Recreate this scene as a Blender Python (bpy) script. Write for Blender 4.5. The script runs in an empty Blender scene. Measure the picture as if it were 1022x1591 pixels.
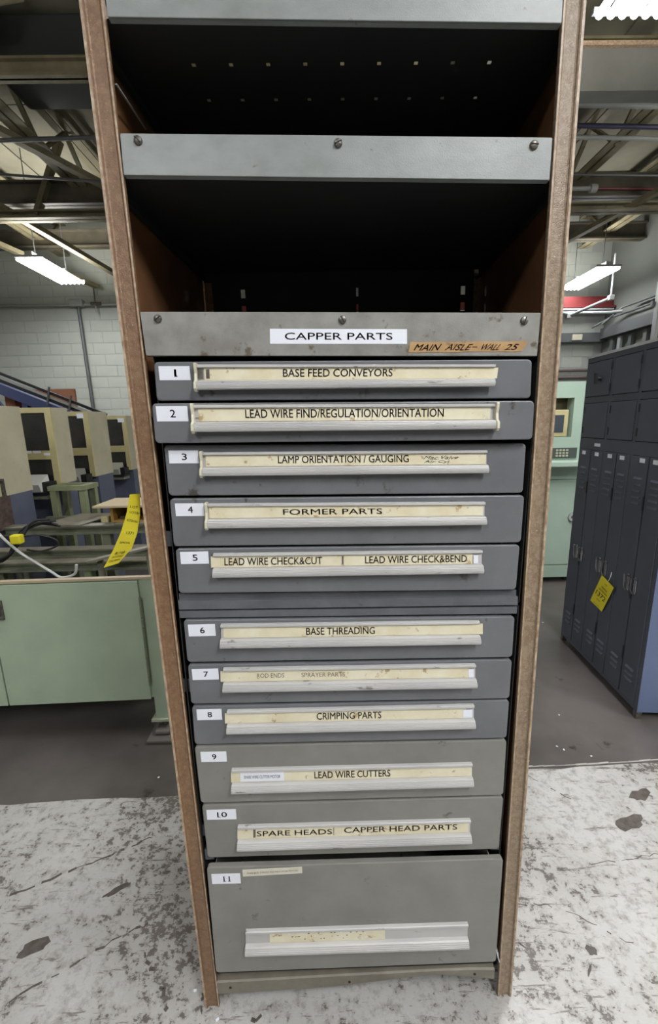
import bpy, bmesh, math, random
from mathutils import Vector, Matrix
random.seed(7)
scn = bpy.context.scene
C = scn.collection

# ---------------------------------------------------------------- camera
cd = bpy.data.cameras.new('camera'); cam = bpy.data.objects.new('camera', cd); C.objects.link(cam)
cd.sensor_fit = 'HORIZONTAL'; cd.sensor_width = 36.0
cd.lens = 36.0 * 666.0 / 1022.0
cd.clip_start = 0.05; cd.clip_end = 100
R_right = Vector((0.9996307, -0.0182404, -0.0201434))
R_down = Vector((-0.0234937, -0.2075598, -0.9779402))
R_fwd = Vector((0.0136571, 0.9780523, -0.2079117))
mw = Matrix.Identity(4)
for i in range(3):
    mw[i][0] = R_right[i]; mw[i][1] = -R_down[i]; mw[i][2] = -R_fwd[i]
mw[2][3] = 1.70
cam.matrix_world = mw
scn.camera = cam

# ---------------------------------------------------------------- world, exposure
w = bpy.data.worlds.new('world'); scn.world = w; w.use_nodes = True
w.node_tree.nodes['Background'].inputs[0].default_value = (0.75, 0.85, 1, 1)
w.node_tree.nodes['Background'].inputs[1].default_value = 0.25
vs = scn.view_settings
vs.view_transform = 'Standard'; vs.look = 'None'; vs.gamma = 1.0; vs.use_curve_mapping = False
vs.exposure = 0.0
FIX_W = 115.0      # watts of one fluorescent fixture
# fixture centres: x, y, z, length (along y), power factor
FIXTURES = [(-3.85, 6.9, 3.9, 1.05, .42, 'bright fluorescent strip fixture hanging above the cream machines at left'),
            (4.45, 7.65, 3.9, 1.1, .13, 'smaller bright fluorescent fixture hanging above the dark lockers'),
            (1.78, 2.33, 3.9, 1.2, .8, 'large bright fluorescent fixture cut by the top right corner of the photo'),
            (1.3, -1.3, 3.9, 1.2, 1.15, 'fluorescent fixture behind the camera, right above the aisle'), (-1.6, -2.6, 3.9, 1.2, 1.0, 'fluorescent fixture behind the camera, left of the aisle'),
            (-3.2, 1.2, 3.9, 1.2, .4, 'fluorescent fixture outside the frame above the green cabinet'),
            (4.4, -0.4, 3.9, 1.2, 1.2, 'fluorescent fixture outside the frame at far right of the aisle'), (4.9, 4.0, 3.9, 1.2, .6, 'fluorescent fixture outside the frame at right beyond the lockers'),
            (-6.2, 4.2, 3.9, 1.2, .6, 'fluorescent fixture outside the frame at left over the machines')]
UP = .7           # share of a fixture's light that leaves upwards past its narrow spine

# ---------------------------------------------------------------- materials
def srgb(c):
    return tuple(((v / 255) / 12.92 if v / 255 <= .04045 else ((v / 255 + .055) / 1.055) ** 2.4) for v in c) + (1,)
MATS = {}
def mat(name, col, rough=.5, metal=0.0, col2=None, scale=8.0, amt=.5, bump=0.0, bscale=200.0, spot=None, sscale=20.0, sthr=.68,
        spec=.5, stretch=None, emit=None, btype='noise', detail=4.0):
    if name in MATS: return MATS[name]
    m = bpy.data.materials.new(name); m.use_nodes = True; nt = m.node_tree; N = nt.nodes; Lk = nt.links
    b = N['Principled BSDF']
    b.inputs['Roughness'].default_value = rough; b.inputs['Metallic'].default_value = metal
    b.inputs['Specular IOR Level'].default_value = spec
    cc = srgb(col)
    b.inputs['Base Color'].default_value = cc
    tc = N.new('ShaderNodeTexCoord'); mp = N.new('ShaderNodeMapping')
    Lk.new(tc.outputs['Object'], mp.inputs['Vector'])
    if stretch: mp.inputs['Scale'].default_value = stretch
    cur = None
    if col2:
        n = N.new('ShaderNodeTexNoise'); n.inputs['Scale'].default_value = scale; n.inputs['Detail'].default_value = detail
        n.inputs['Roughness'].default_value = .6
        Lk.new(mp.outputs[0], n.inputs['Vector'])
        r = N.new('ShaderNodeMapRange'); r.inputs[1].default_value = .5 - .22 * (1.0 / max(amt, .1)) * .5; r.inputs[2].default_value = .5 + .22 / max(amt, .1) * .5
        Lk.new(n.outputs[0], r.inputs[0])
        mx = N.new('ShaderNodeMix'); mx.data_type = 'RGBA'
        mx.inputs['A'].default_value = cc; mx.inputs['B'].default_value = srgb(col2)
        Lk.new(r.outputs[0], mx.inputs['Factor']); cur = mx.outputs['Result']
    if spot:
        n = N.new('ShaderNodeTexNoise'); n.inputs['Scale'].default_value = sscale; n.inputs['Detail'].default_value = 6; n.inputs['Roughness'].default_value = .65
        Lk.new(mp.outputs[0], n.inputs['Vector'])
        r = N.new('ShaderNodeMapRange'); r.inputs[1].default_value = sthr; r.inputs[2].default_value = sthr + .06
        Lk.new(n.outputs[0], r.inputs[0])
        mx = N.new('ShaderNodeMix'); mx.data_type = 'RGBA'
        if cur: Lk.new(cur, mx.inputs['A'])
        else: mx.inputs['A'].default_value = cc
        mx.inputs['B'].default_value = srgb(spot)
        Lk.new(r.outputs[0], mx.inputs['Factor']); cur = mx.outputs['Result']
    if cur: Lk.new(cur, b.inputs['Base Color'])
    if bump:
        if btype == 'noise':
            n = N.new('ShaderNodeTexNoise'); n.inputs['Scale'].default_value = bscale; n.inputs['Detail'].default_value = 3
        else:
            n = N.new('ShaderNodeTexVoronoi'); n.inputs['Scale'].default_value = bscale
        Lk.new(tc.outputs['Object'], n.inputs['Vector'])
        bp = N.new('ShaderNodeBump'); bp.inputs['Strength'].default_value = bump; bp.inputs['Distance'].default_value = .002
        Lk.new(n.outputs[0], bp.inputs['Height']); Lk.new(bp.outputs[0], b.inputs['Normal'])
    if emit:
        b.inputs['Emission Color'].default_value = (0.93, .97, 1, 1); b.inputs['Emission Strength'].default_value = emit
    MATS[name] = m; return m

POST = mat('hammered_brown', (132, 103, 76), .42, .0, (114, 84, 60), 90, .8, .28, 420, btype='v', spot=(160, 136, 106), sscale=200, sthr=.6)
POSTR = mat('hammered_tan', (150, 132, 110), .40, .0, (126, 106, 84), 110, .9, .28, 420, btype='v', spot=(178, 160, 136), sscale=200, sthr=.6)
RUST = mat('brown_side_panel', (124, 84, 52), .6, 0, (98, 66, 42), 9, .6)
LIP = mat('worn_bare_lip', (186, 166, 142), .45, .0, (140, 112, 88), 60, .6)
DARK = mat('dark_shelf_paint', (38, 40, 38), .7, 0, (26, 28, 28), 6, .5)
FASC = mat('grey_fascia_paint', (140, 145, 144), .42, 0, (124, 127, 124), 14, .5, .15, 400, spot=(98, 90, 80), sscale=26, sthr=.69, stretch=(1, 1, 1.6))
FASC3 = mat('worn_grey_fascia_paint', (144, 143, 138), .45, 0, (120, 117, 110), 12, .7, .15, 400, spot=(92, 80, 64), sscale=16, sthr=.61)
DRAW = mat('grey_drawer_paint', (110, 111, 114), .36, 0, (98, 99, 102), 9, .5, .12, 500, spot=(72, 68, 62), sscale=19, sthr=.635)
DRAWL = mat('greenish_grey_drawer_paint', (131, 130, 124), .38, 0, (117, 116, 110), 7, .5, .12, 500, spot=(88, 84, 76), sscale=17, sthr=.64)
RAILM = mat('worn_rail_paint', (98, 100, 104), .45, 0, (80, 82, 86), 12, .6, .1, 400, spot=(44, 42, 42), sscale=30, sthr=.66)
BASE = mat('dirty_base_paint', (128, 122, 108), .5, 0, (104, 98, 86), 10, .6, spot=(74, 66, 56), sscale=24, sthr=.66)
ALU = mat('white_aluminium_extrusion', (190, 188, 185), .4, .0, (172, 170, 169), 7, .5, spot=(118, 112, 108), sscale=26, sthr=.64, stretch=(.5, 1, 2))
STRIP = mat('yellowed_label_strip', (224, 218, 194), .5, 0, (212, 200, 168), 16, .6, spot=(172, 146, 106), sscale=34, sthr=.60)
WHITE = mat('white_label_card', (226, 228, 236), .5)
CAP = mat('ivory_plastic_cap', (218, 212, 190), .4, 0, (196, 188, 164), 20, .5)
INK = mat('black_ink', (34, 34, 38), .6)
INKB = mat('faded_ink', (104, 96, 84), .7)
INKG = mat('grey_ink', (72, 70, 66), .7)
TAPE = mat('brown_masking_tape', (184, 148, 100), .6, 0, (160, 124, 82), 20, .7, spot=(112, 84, 54), sscale=30, sthr=.63)
STEEL = mat('dull_steel', (130, 126, 118), .4, .7, (90, 86, 80), 60, .6)
CHROME = mat('chrome', (200, 200, 205), .15, 1.0)
SLOT = mat('screw_slot_black', (20, 18, 18), .7)
GREEN = mat('pale_green_paint', (166, 181, 156), .5, 0, (154, 170, 146), 5, .5, spot=(88, 92, 74), sscale=13, sthr=.72)
MINT = mat('mint_paint', (170, 190, 174), .45, 0, (160, 181, 165), 3, .5)
DKGREEN = mat('dark_green_recess', (70, 88, 78), .5)
CREAM = mat('cream_paint', (190, 184, 158), .55, 0, (174, 168, 144), 4, .6, spot=(158, 150, 126), sscale=6, sthr=.72)
CREAMT = mat('yellow_cream_frame', (196, 186, 140), .5, 0, (182, 170, 126), 8, .5)
NAVY = mat('grey_blue_paint', (96, 101, 118), .5, 0, (84, 89, 106), 5, .5)
GLASS = mat('dark_glass', (44, 46, 46), .12, 0, (64, 62, 60), 5, .5, spec=.6)
BLACK = mat('black_plastic', (24, 25, 27), .45)
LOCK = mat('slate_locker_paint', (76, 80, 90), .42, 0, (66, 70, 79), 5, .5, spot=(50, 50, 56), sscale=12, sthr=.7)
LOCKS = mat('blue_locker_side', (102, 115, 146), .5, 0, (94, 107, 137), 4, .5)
LTOP = mat('pale_locker_top', (176, 178, 178), .5)
YEL = mat('yellow_tag_card', (226, 212, 46), .5, 0, (214, 198, 40), 14, .4)
RAILG = mat('grey_green_beam_paint', (116, 120, 100), .5, 0, (98, 100, 84), 8, .6, spot=(66, 62, 52), sscale=20, sthr=.66)
RAILT = mat('bare_metal_rail_top', (156, 150, 136), .4, .2, (128, 122, 108), 12, .6)
STAND = mat('sage_stand_paint', (140, 146, 112), .5, 0, (122, 128, 98), 8, .6)
OCHRE = mat('ochre_wood', (176, 140, 70), .6, 0, (150, 112, 52), 12, .6)
CABLE = mat('black_cable', (30, 30, 32), .5)
WCABLE = mat('white_hose', (200, 200, 196), .4)
PIPE = mat('white_pipe', (156, 158, 156), .5)
GPIPE = mat('grey_conduit', (92, 94, 94), .45)
RED = mat('red_painted_beam', (112, 36, 36), .7)
BLUEC = mat('blue_conveyor_paint', (62, 70, 108), .5)
ORANGE = mat('faded_orange_panel', (170, 112, 82), .6)
BLOCK = mat('painted_block', (186, 190, 180), .7, 0, (172, 176, 166), 1.2, .6, .2, 90)
MORTAR = mat('painted_mortar', (168, 171, 163), .8)
WALLG = mat('grey_wall_paint', (120, 122, 116), .8)
DECK = mat('stained_deck_panel', (136, 132, 114), .8, 0, (112, 108, 92), 1.2, .7, spot=(84, 78, 64), sscale=1.6, sthr=.62)
BEAM = mat('beige_steel_beam', (142, 134, 106), .6, 0, (98, 90, 68), 3, .6, spot=(64, 56, 42), sscale=6, sthr=.64)
BEAMD = mat('dark_steel_beam', (92, 86, 70), .6, 0, (56, 52, 42), 3, .6)
DUCT = mat('grey_duct_metal', (128, 128, 124), .5, .1, (106, 106, 102), 2, .6)
TUBE = mat('fluorescent_tube', (255, 255, 255), .5, emit=14.0)
CONC = mat('dark_worn_concrete', (96, 90, 87), .34, 0, (72, 67, 64), 1.6, .7, .12, 60, spot=(52, 48, 44), sscale=5, sthr=.64)
OIL = mat('grey_dust', (92, 88, 82), .7)

def floor_paint():
    m = bpy.data.materials.new('worn_grey_floor_paint'); m.use_nodes = True; nt = m.node_tree; N = nt.nodes; Lk = nt.links
    b = N['Principled BSDF']; b.inputs['Roughness'].default_value = .42
    tc = N.new('ShaderNodeTexCoord'); 
    def noise(scale, det=6, rough=.65, off=(0, 0, 0), sc=(1, 1, 1), rot=0):
        mp = N.new('ShaderNodeMapping'); mp.inputs['Location'].default_value = off; mp.inputs['Scale'].default_value = sc; mp.inputs['Rotation'].default_value = (0, 0, rot)
        Lk.new(tc.outputs['Object'], mp.inputs['Vector'])
        n = N.new('ShaderNodeTexNoise'); n.inputs['Scale'].default_value = scale; n.inputs['Detail'].default_value = det; n.inputs['Roughness'].default_value = rough
        Lk.new(mp.outputs[0], n.inputs['Vector']); return n.outputs[0]
    def math_(op, a, c):
        x = N.new('ShaderNodeMath'); x.operation = op
        for i, v in enumerate((a, c)):
            if isinstance(v, (int, float)): x.inputs[i].default_value = v
            else: Lk.new(v, x.inputs[i])
        return x.outputs[0]
    def ramp(v, lo, hi):
        r = N.new('ShaderNodeMapRange'); r.inputs[1].default_value = lo; r.inputs[2].default_value = hi; Lk.new(v, r.inputs[0]); return r.outputs[0]
    def mix(f, a, c):
        x = N.new('ShaderNodeMix'); x.data_type = 'RGBA'
        for s, v in (('Factor', f), ('A', a), ('B', c)):
            if isinstance(v, tuple): x.inputs[s].default_value = v
            else: Lk.new(v, x.inputs[s])
        return x.outputs['Result']
    big = noise(2.2, 3, .5)
    fine = noise(24, 10, .74)
    flake = noise(80, 6, .72, (3, 1, 0), (.7, 1.2, 1), .5)
    streak = noise(11, 10, .78, (7, 2, 0), (.3, 2.6, 1), .55)
    streak2 = noise(15, 10, .78, (1, 5, 0), (.35, 2.2, 1), -.5)
    a = math_('ADD', math_('MULTIPLY', fine, .5), math_('MULTIPLY', big, .32))
    a = math_('ADD', a, math_('MULTIPLY', flake, .30))
    chip = ramp(a, .598, .615)
    st = math_('MAXIMUM', ramp(streak, .585, .615), ramp(streak2, .60, .63))
    tone = mix(ramp(big, .35, .65), srgb((180, 178, 175)), srgb((157, 154, 149)))
    tone = mix(math_('MULTIPLY', ramp(fine, .48, .60), .6), tone, srgb((128, 123, 116)))
    tone = mix(math_('MULTIPLY', ramp(flake, .50, .66), .3), tone, srgb((188, 187, 184)))
    c1 = mix(math_('MULTIPLY', st, .85), tone, srgb((98, 90, 82)))
    c2 = mix(math_('MULTIPLY', chip, .85), c1, srgb((84, 76, 70)))
    Lk.new(c2, b.inputs['Base Color'])
    bp = N.new('ShaderNodeBump'); bp.inputs['Strength'].default_value = .35; bp.inputs['Distance'].default_value = .002
    Lk.new(math_('SUBTRACT', 1.0, chip), bp.inputs['Height']); Lk.new(bp.outputs[0], b.inputs['Normal'])
    return m
FPAINT = floor_paint()

# ---------------------------------------------------------------- mesh builder
OFF = {}          # root object -> location, so that geometry written in room coordinates lands right
class MB:
    def __init__(s): s.v = []; s.f = []; s.m = []
    def add(s, vs_, fs, mi=0):
        k = len(s.v); s.v += [tuple(p) for p in vs_]; s.f += [tuple(i + k for i in f) for f in fs]; s.m += [mi] * len(fs); return s
    def box(s, x0, x1, y0, y1, z0, z1, mi=0, M=None, c=0.0):
        """box, with chamfered vertical/front edges when c > 0"""
        if c <= 0:
            V = [(x, y, z) for x in (x0, x1) for y in (y0, y1) for z in (z0, z1)]
            F = [(0, 1, 3, 2), (4, 6, 7, 5), (0, 4, 5, 1), (2, 3, 7, 6), (0, 2, 6, 4), (1, 5, 7, 3)]
        else:
            bm = bmesh.new(); bmesh.ops.create_cube(bm, size=1)
            for v in bm.verts: v.co = ((x0 + x1) / 2 + v.co.x * (x1 - x0), (y0 + y1) / 2 + v.co.y * (y1 - y0), (z0 + z1) / 2 + v.co.z * (z1 - z0))
            bmesh.ops.bevel(bm, geom=list(bm.edges), offset=c, segments=2, affect='EDGES', profile=.5)
            bm.verts.index_update(); V = [tuple(v.co) for v in bm.verts]; F = [tuple(v.index for v in f.verts) for f in bm.faces]; bm.free()
        if M: V = [tuple(M @ Vector(p)) for p in V]
        return s.add(V, F, mi)
    def bar(s, a, b, wx, wz, mi=0, up=(0, 0, 1)):
        """rectangular bar from a to b"""
        a = Vector(a); b = Vector(b); d = (b - a).normalized(); u = Vector(up)
        if abs(d.dot(u)) > .98: u = Vector((0, 1, 0))
        sd = d.cross(u).normalized(); u = sd.cross(d).normalized()
        V = [p + sd * (i * wx / 2) + u * (j * wz / 2) for p in (a, b) for i, j in ((-1, -1), (1, -1), (1, 1), (-1, 1))]
        return s.add(V, [(3, 2, 1, 0), (4, 5, 6, 7), (0, 1, 5, 4), (1, 2, 6, 5), (2, 3, 7, 6), (3, 0, 4, 7)], mi)
    def tube(s, pts, r, n=10, mi=0, caps=True):
        pts = [Vector(p) for p in pts]; V = []; F = []; L_ = len(pts)
        pu = None
        for i, p in enumerate(pts):
            d = (pts[min(i + 1, L_ - 1)] - pts[max(i - 1, 0)]).normalized()
            u = pu if pu else (Vector((0, 0, 1)) if abs(d.z) < .9 else Vector((1, 0, 0)))
            sd = d.cross(u).normalized(); u = sd.cross(d).normalized(); pu = u
            rr = r[i] if isinstance(r, (list, tuple)) else r
            V += [p + (sd * math.cos(t) + u * math.sin(t)) * rr for t in [2 * math.pi * k / n for k in range(n)]]
        for i in range(L_ - 1):
            for k in range(n):
                F.append((i * n + k, i * n + (k + 1) % n, (i + 1) * n + (k + 1) % n, (i + 1) * n + k))
        if caps: F.append(tuple(range(n))[::-1]); F.append(tuple(range((L_ - 1) * n, L_ * n)))
        return s.add(V, F, mi)
    def loft(s, loops, mi=0, caps=True):
        n = len(loops[0]); V = [p for l in loops for p in l]; F = []
        for i in range(len(loops) - 1):
            for k in range(n):
                F.append((i * n + k, i * n + (k + 1) % n, (i + 1) * n + (k + 1) % n, (i + 1) * n + k))
        if caps: F.append(tuple(range(n))[::-1]); F.append(tuple(range((len(loops) - 1) * n, len(loops) * n)))
        return s.add(V, F, mi)
    def grid_holes(s, xs, zs, hole, fn, mi=0):
        """sheet of cells xs x zs, cells where hole(i, j) are left open; fn(a, b) gives the 3-D point"""
        V = [fn(x, z) for x in xs for z in zs]; n = len(zs)
        F = [(i * n + j, (i + 1) * n + j, (i + 1) * n + j + 1, i * n + j + 1) for i in range(len(xs) - 1) for j in range(n - 1) if not hole(i, j)]
        return s.add(V, F, mi)
    def build(s, name, mats, parent=None, smooth=False, recalc=True):
        if not isinstance(mats, (list, tuple)): mats = [mats]
        o_ = (0, 0, 0); p = parent
        while p is not None:
            if p.name in OFF: o_ = OFF[p.name]
            p = p.parent
        me = bpy.data.meshes.new(name)
        me.from_pydata([(x - o_[0], y - o_[1], z - o_[2]) for x, y, z in s.v], [], s.f)
        for m in mats: me.materials.append(m)
        me.polygons.foreach_set('material_index', s.m)
        if recalc:
            bm = bmesh.new(); bm.from_mesh(me); bmesh.ops.recalc_face_normals(bm, faces=bm.faces); bm.to_mesh(me); bm.free()
        if smooth:
            me.polygons.foreach_set('use_smooth', [True] * len(me.polygons))
            try: me.set_sharp_from_angle(angle=math.radians(40))
            except Exception: pass
        o = bpy.data.objects.new(name, me); C.objects.link(o)
        if parent is not None: o.parent = parent
        return o

def tag(o, label, cat, group=None, kind=None):
    if label: o['label'] = label
    if cat: o['category'] = cat
    if group: o['group'] = group
    if kind: o['kind'] = kind
    return o
def thing(name, label, cat, loc, group=None, local=False):
    o = bpy.data.objects.new(name, None); C.objects.link(o); o.location = loc; o.empty_display_size = .1
    if not local: OFF[o.name] = tuple(loc)
    return tag(o, label, cat, group)
def struct(name, mb, m, parent=None, smooth=False):
    o = mb.build(name, m, parent, smooth)
    if parent is None: o['kind'] = 'structure'
    return o
def children(o): return [c for c in bpy.data.objects if c.parent == o]
def copy_tree(o, parent=None):
    c = o.copy(); C.objects.link(c)
    if parent is not None: c.parent = parent
    for ch in children(o): copy_tree(ch, c)
    return c

# lettering: 2-D outlines of text as filled faces, cached
TXT = {}
def text2d(s, bold=0.0, serif=False):
    key = (s, bold)
    if key in TXT: return TXT[key]
    cu = bpy.data.curves.new('t', 'FONT'); cu.body = s; cu.size = 1; cu.offset = bold; cu.resolution_u = 3
    ob = bpy.data.objects.new('t', cu); C.objects.link(ob)
    dg = bpy.context.evaluated_depsgraph_get(); dg.update()
    me = ob.evaluated_get(dg).to_mesh()
    V = [tuple(v.co) for v in me.vertices]; F = [tuple(p.vertices) for p in me.polygons]
    bpy.data.objects.remove(ob); bpy.data.curves.remove(cu)
    x0 = min(v[0] for v in V); x1 = max(v[0] for v in V); z0 = min(v[1] for v in V); z1 = max(v[1] for v in V)
    TXT[key] = ([((v[0] - x0) / (x1 - x0), (v[1] - z0) / (z1 - z0)) for v in V], F)
    return TXT[key]
def put_text(mb, s, fn, mi=1, bold=0.0):
    """fn maps (0..1, 0..1) to a point in space"""
    V, F = text2d(s)
    mb.add([fn(a, b) for a, b in V], F, mi)
    if bold > 0:
        d = .035 * bold * 100 / max(len(s), 1)
        mb.add([fn(a + d, b) for a, b in V], F, mi); mb.add([fn(a + d * .5, b + .02) for a, b in V], F, mi)
def lerp(a, b, t): return a + (b - a) * t
def quad_fn(q, y):
    """q = TL TR BR BL as (x, z); returns f(u, v) with v measured up from the bottom"""
    def f(u, v, dy=0.0):
        bx, bz = lerp(q[3][0], q[2][0], u), lerp(q[3][1], q[2][1], u)
        tx, tz = lerp(q[0][0], q[1][0], u), lerp(q[0][1], q[1][1], u)
        return (lerp(bx, tx, v), y + dy, lerp(bz, tz, v))
    return f
def round_quad(q, r, inset, y, seg=4):
    """loop of points round the quad (TL TR BR BL in x, z)"""
    cx = sum(p[0] for p in q) / 4; cz = sum(p[1] for p in q) / 4
    P = [Vector((p[0] + (inset if p[0] < cx else -inset), p[1] + (inset if p[1] < cz else -inset))) for p in q]
    out = []
    for i in range(4):
        a, b, c = P[i - 1], P[i], P[(i + 1) % 4]
        u = (a - b).normalized() * r; v_ = (c - b).normalized() * r
        for k in range(seg + 1):
            t = k / seg * math.pi / 2
            p = b + u * (1 - math.sin(t)) + v_ * (1 - math.cos(t))
            out.append((p.x, y, p.y))
    return out
def plate(mb, q, y, th, r=.008, ch=.0015, mi=0):
    mb.loft([round_quad(q, r, ch, y), round_quad(q, r, ch * .3, y + ch * .35), round_quad(q, r, 0, y + ch), round_quad(q, r, 0, y + th)], mi)

# ---------------------------------------------------------------- the room
mb = MB(); mb.box(-10, 5.5, -7, 8.7, -.2, 0); floor = struct('floor', mb, CONC)
# painted strip of floor in front: its far edge runs slightly askew, ragged
mb = MB(); n = 160; V = []
for i in range(n + 1):
    x = -10 + 15.5 * i / n
    e = 1.735 + .0455 * x + random.uniform(-.006, .006) + .01 * math.sin(x * 3.1)
    V.append((x, e, .002)); V.append((x, -7, .002)); V.append((x, e + .004, 0))
F = []
for i in range(n): k = i * 3; F += [(k, k + 1, k + 4, k + 3), (k, k + 3, k + 5, k + 2)]
mb.add(V, F); mb.build('paint_coat', FPAINT, floor)['label'] = 'worn light grey painted area of the floor'
mb = MB()
for i in range(60):
    x = .62 + i * .055
    e = 1.752 + .0455 * x + .01 * math.sin(x * 3.1)
    mb.bar((x, e, .003), (x + .06, e + .0025 + random.uniform(-.003, .003), .003), .005 + random.uniform(-.003, .004), .003)
mb.build('paint_line', mat('white_line_paint', (170, 168, 162), .6), floor)

def patch(x, y, rx, ry, rot, name, m, z=.003, n=14, jag=.25):
    mb = MB(); V = []
    for k in range(n):
        t = 2 * math.pi * k / n; r = 1 + random.uniform(-jag, jag)
        px, py = math.cos(t) * rx * r, math.sin(t) * ry * r
        V.append((x + px * math.cos(rot) - py * math.sin(rot), y + px * math.sin(rot) + py * math.cos(rot), z))
    mb.add(V + [(v[0], v[1], .0) for v in V], [tuple(range(n))] + [(k, (k + 1) % n, n + (k + 1) % n, n + k) for k in range(n)]); return mb.build(name, m, floor)
BARE = mat('bare_floor_patch', (92, 84, 78), .6, 0, (70, 62, 56), 40, .8)
for a in [(-.995, 1.115, .045, .022, .35), (-.80, 1.29, .05, .010, .55), (1.27, 1.485, .075, .03, .25), (1.42, 1.62, .06, .025, .4), (.835, 1.05, .016, .014, 0),
          (.80, 1.0, .02, .004, .8), (.62, 1.07, .012, .003, -.7), (.90, .80, .045, .03, .6)]:
    patch(*a, 'bare_patch', BARE)
# scratches / cracks
def crack(pts, wd, m):
    mb = MB()
    P = []
    for i in range(len(pts) - 1):
        for k in range(12):
            t = k / 12; P.append((lerp(pts[i][0], pts[i + 1][0], t) + random.uniform(-.006, .006), lerp(pts[i][1], pts[i + 1][1], t) + random.uniform(-.006, .006)))
    P.append(pts[-1])
    for a, b in zip(P[:-1], P[1:]):
        if random.random() < .62: mb.bar((a[0], a[1], .0025), (b[0], b[1], .0025), wd * random.uniform(.15, 1.2), .0016)
    return mb.build('crack', m, floor)
for pts, wd in [([(-.63, 1.10), (-.52, .98), (-.42, .84)], .010), ([(-1.2, 1.28), (-.9, 1.42), (-.74, 1.5)], .008), ([(-.36, .86), (-.3, .89), (-.18, .935)], .012),
                ([(-.98, .98), (-.72, 1.14), (-.56, 1.2)], .006), ([(.05, .86), (.2, .88), (.3, .87)], .003), ([(1.0, 1.32), (1.3, 1.35), (1.5, 1.3)], .003),
                ([(.55, 1.2), (.8, 1.18), (1.0, 1.05)], .003), ([(.95, 1.75), (1.1, 1.6)], .004), ([(-.45, 1.2), (-.4, 1.0), (-.39, .9)], .012)]:
    crack(pts, wd, BARE)
# bits of debris
for x, y, lb in [(1.83, 3.30, 'white scrap on the dark floor between the post and the far end of the lockers'), (1.34, 2.16, 'white scrap on the dark floor near the front foot of the lockers'),
                 (1.20, 1.92, 'upper of two tiny white crumbs right of the post on the dark floor'), (1.22, 1.895, 'lower of two tiny white crumbs right of the post on the dark floor'),
                 (1.0, 1.83, 'white scrap on the dark floor nearest the painted edge at right'), (1.33, 1.85, 'pale pinkish scrap on the dark floor farthest right by the painted edge'),
                 (-.345, .915, 'white chip just below the bottom rail beside the left post foot'), (-.43, .985, 'pale chip left of the left post foot'), (-.84, 1.80, 'tiny white crumb on the dark floor left of the post')]:
    mb = MB(); a = random.uniform(0, 3); mb.bar((x, y, .005), (x + .009 * math.cos(a), y + .009 * math.sin(a), .005), .006, .003)
    tag(mb.build('paper_scrap', WHITE), lb, 'litter', 'scraps of litter on the floor')

mb = MB(); mb.box(-10, 5.5, 8.52, 8.7, 0, 5.4); wall_back = struct('wall_back', mb, MORTAR)
mb = MB(); mb.box(5.36, 5.5, -7, 8.52, 0, 5.4); wall_right = struct('wall_right', mb, WALLG)
mb = MB(); mb.box(-10.2, -10, -7, 8.7, 0, 5.4); struct('wall_left', mb, WALLG)
mb = MB(); mb.box(-10.2, 5.5, -7.2, -7, 0, 5.4); struct('wall_front', mb, WALLG)
mb = MB(); mb.box(-10.2, 5.5, -7.2, 8.7, 5.3, 5.45); ceiling = struct('ceiling', mb, BEAMD)
# painted blocks: one mesh shared
me0 = MB(); me0.box(-.196, .196, -.006, 0, -.096, .096, c=.002); b0 = me0.build('block', BLOCK, wall_back)
first = True; rest = MB(); cnt = 0
for j in range(26):
    z = .1 + j * .2
    if z > 5.25: continue
    for i in range(39):
        x = -9.8 + .4 * i + (.2 if j % 2 else 0)
        if x > 5.1: continue
        vis = (1.5 < z < 4.35) and (-6.3 < x < -2.95 or 3.9 < x < 5.3)
        if vis and cnt < 298:
            o = b0 if first else b0.copy()
            if not first: C.objects.link(o)
            o.location = (x, 8.52 + random.uniform(-.002, .002), z); first = False; cnt += 1
        else: rest.box(x - .196, x + .196, 8.514, 8.52, z - .096, z + .096)
o = rest.build('block_courses', BLOCK, wall_back); o['kind'] = 'stuff'
# ceiling panels
p0 = MB(); p0.box(-.49, .49, -.74, .74, -.03, 0); q0 = p0.build('ceiling_panel', DECK, ceiling); first = True
for i in range(15):
    for j in range(5):
        o = q0 if first else q0.copy()
        if not first: C.objects.link(o)
        first = False; o.location = (-9.5 + i, 2 + j * 1.5, 5.3 - random.uniform(0, .012))
# beams across
for (y, z0, z1, m, wd) in [(4.42, 4.62, 4.76, BEAM, .10), (4.62, 4.86, 5.0, BEAM, .12), (6.15, 4.42, 4.68, BEAMD, .14), (6.1, 4.24, 4.33, BEAM, .16), (7.7, 4.5, 4.75, BEAMD, .15)]:
    mb = MB(); mb.box(-9.9, 5.35, y - wd / 2, y + wd / 2, z0, z0 + .02); mb.box(-9.9, 5.35, y - wd / 2, y + wd / 2, z1 - .02, z1); mb.box(-9.9, 5.35, y - .01, y + .01, z0, z1)
    struct('roof_beam', mb, m)
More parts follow.
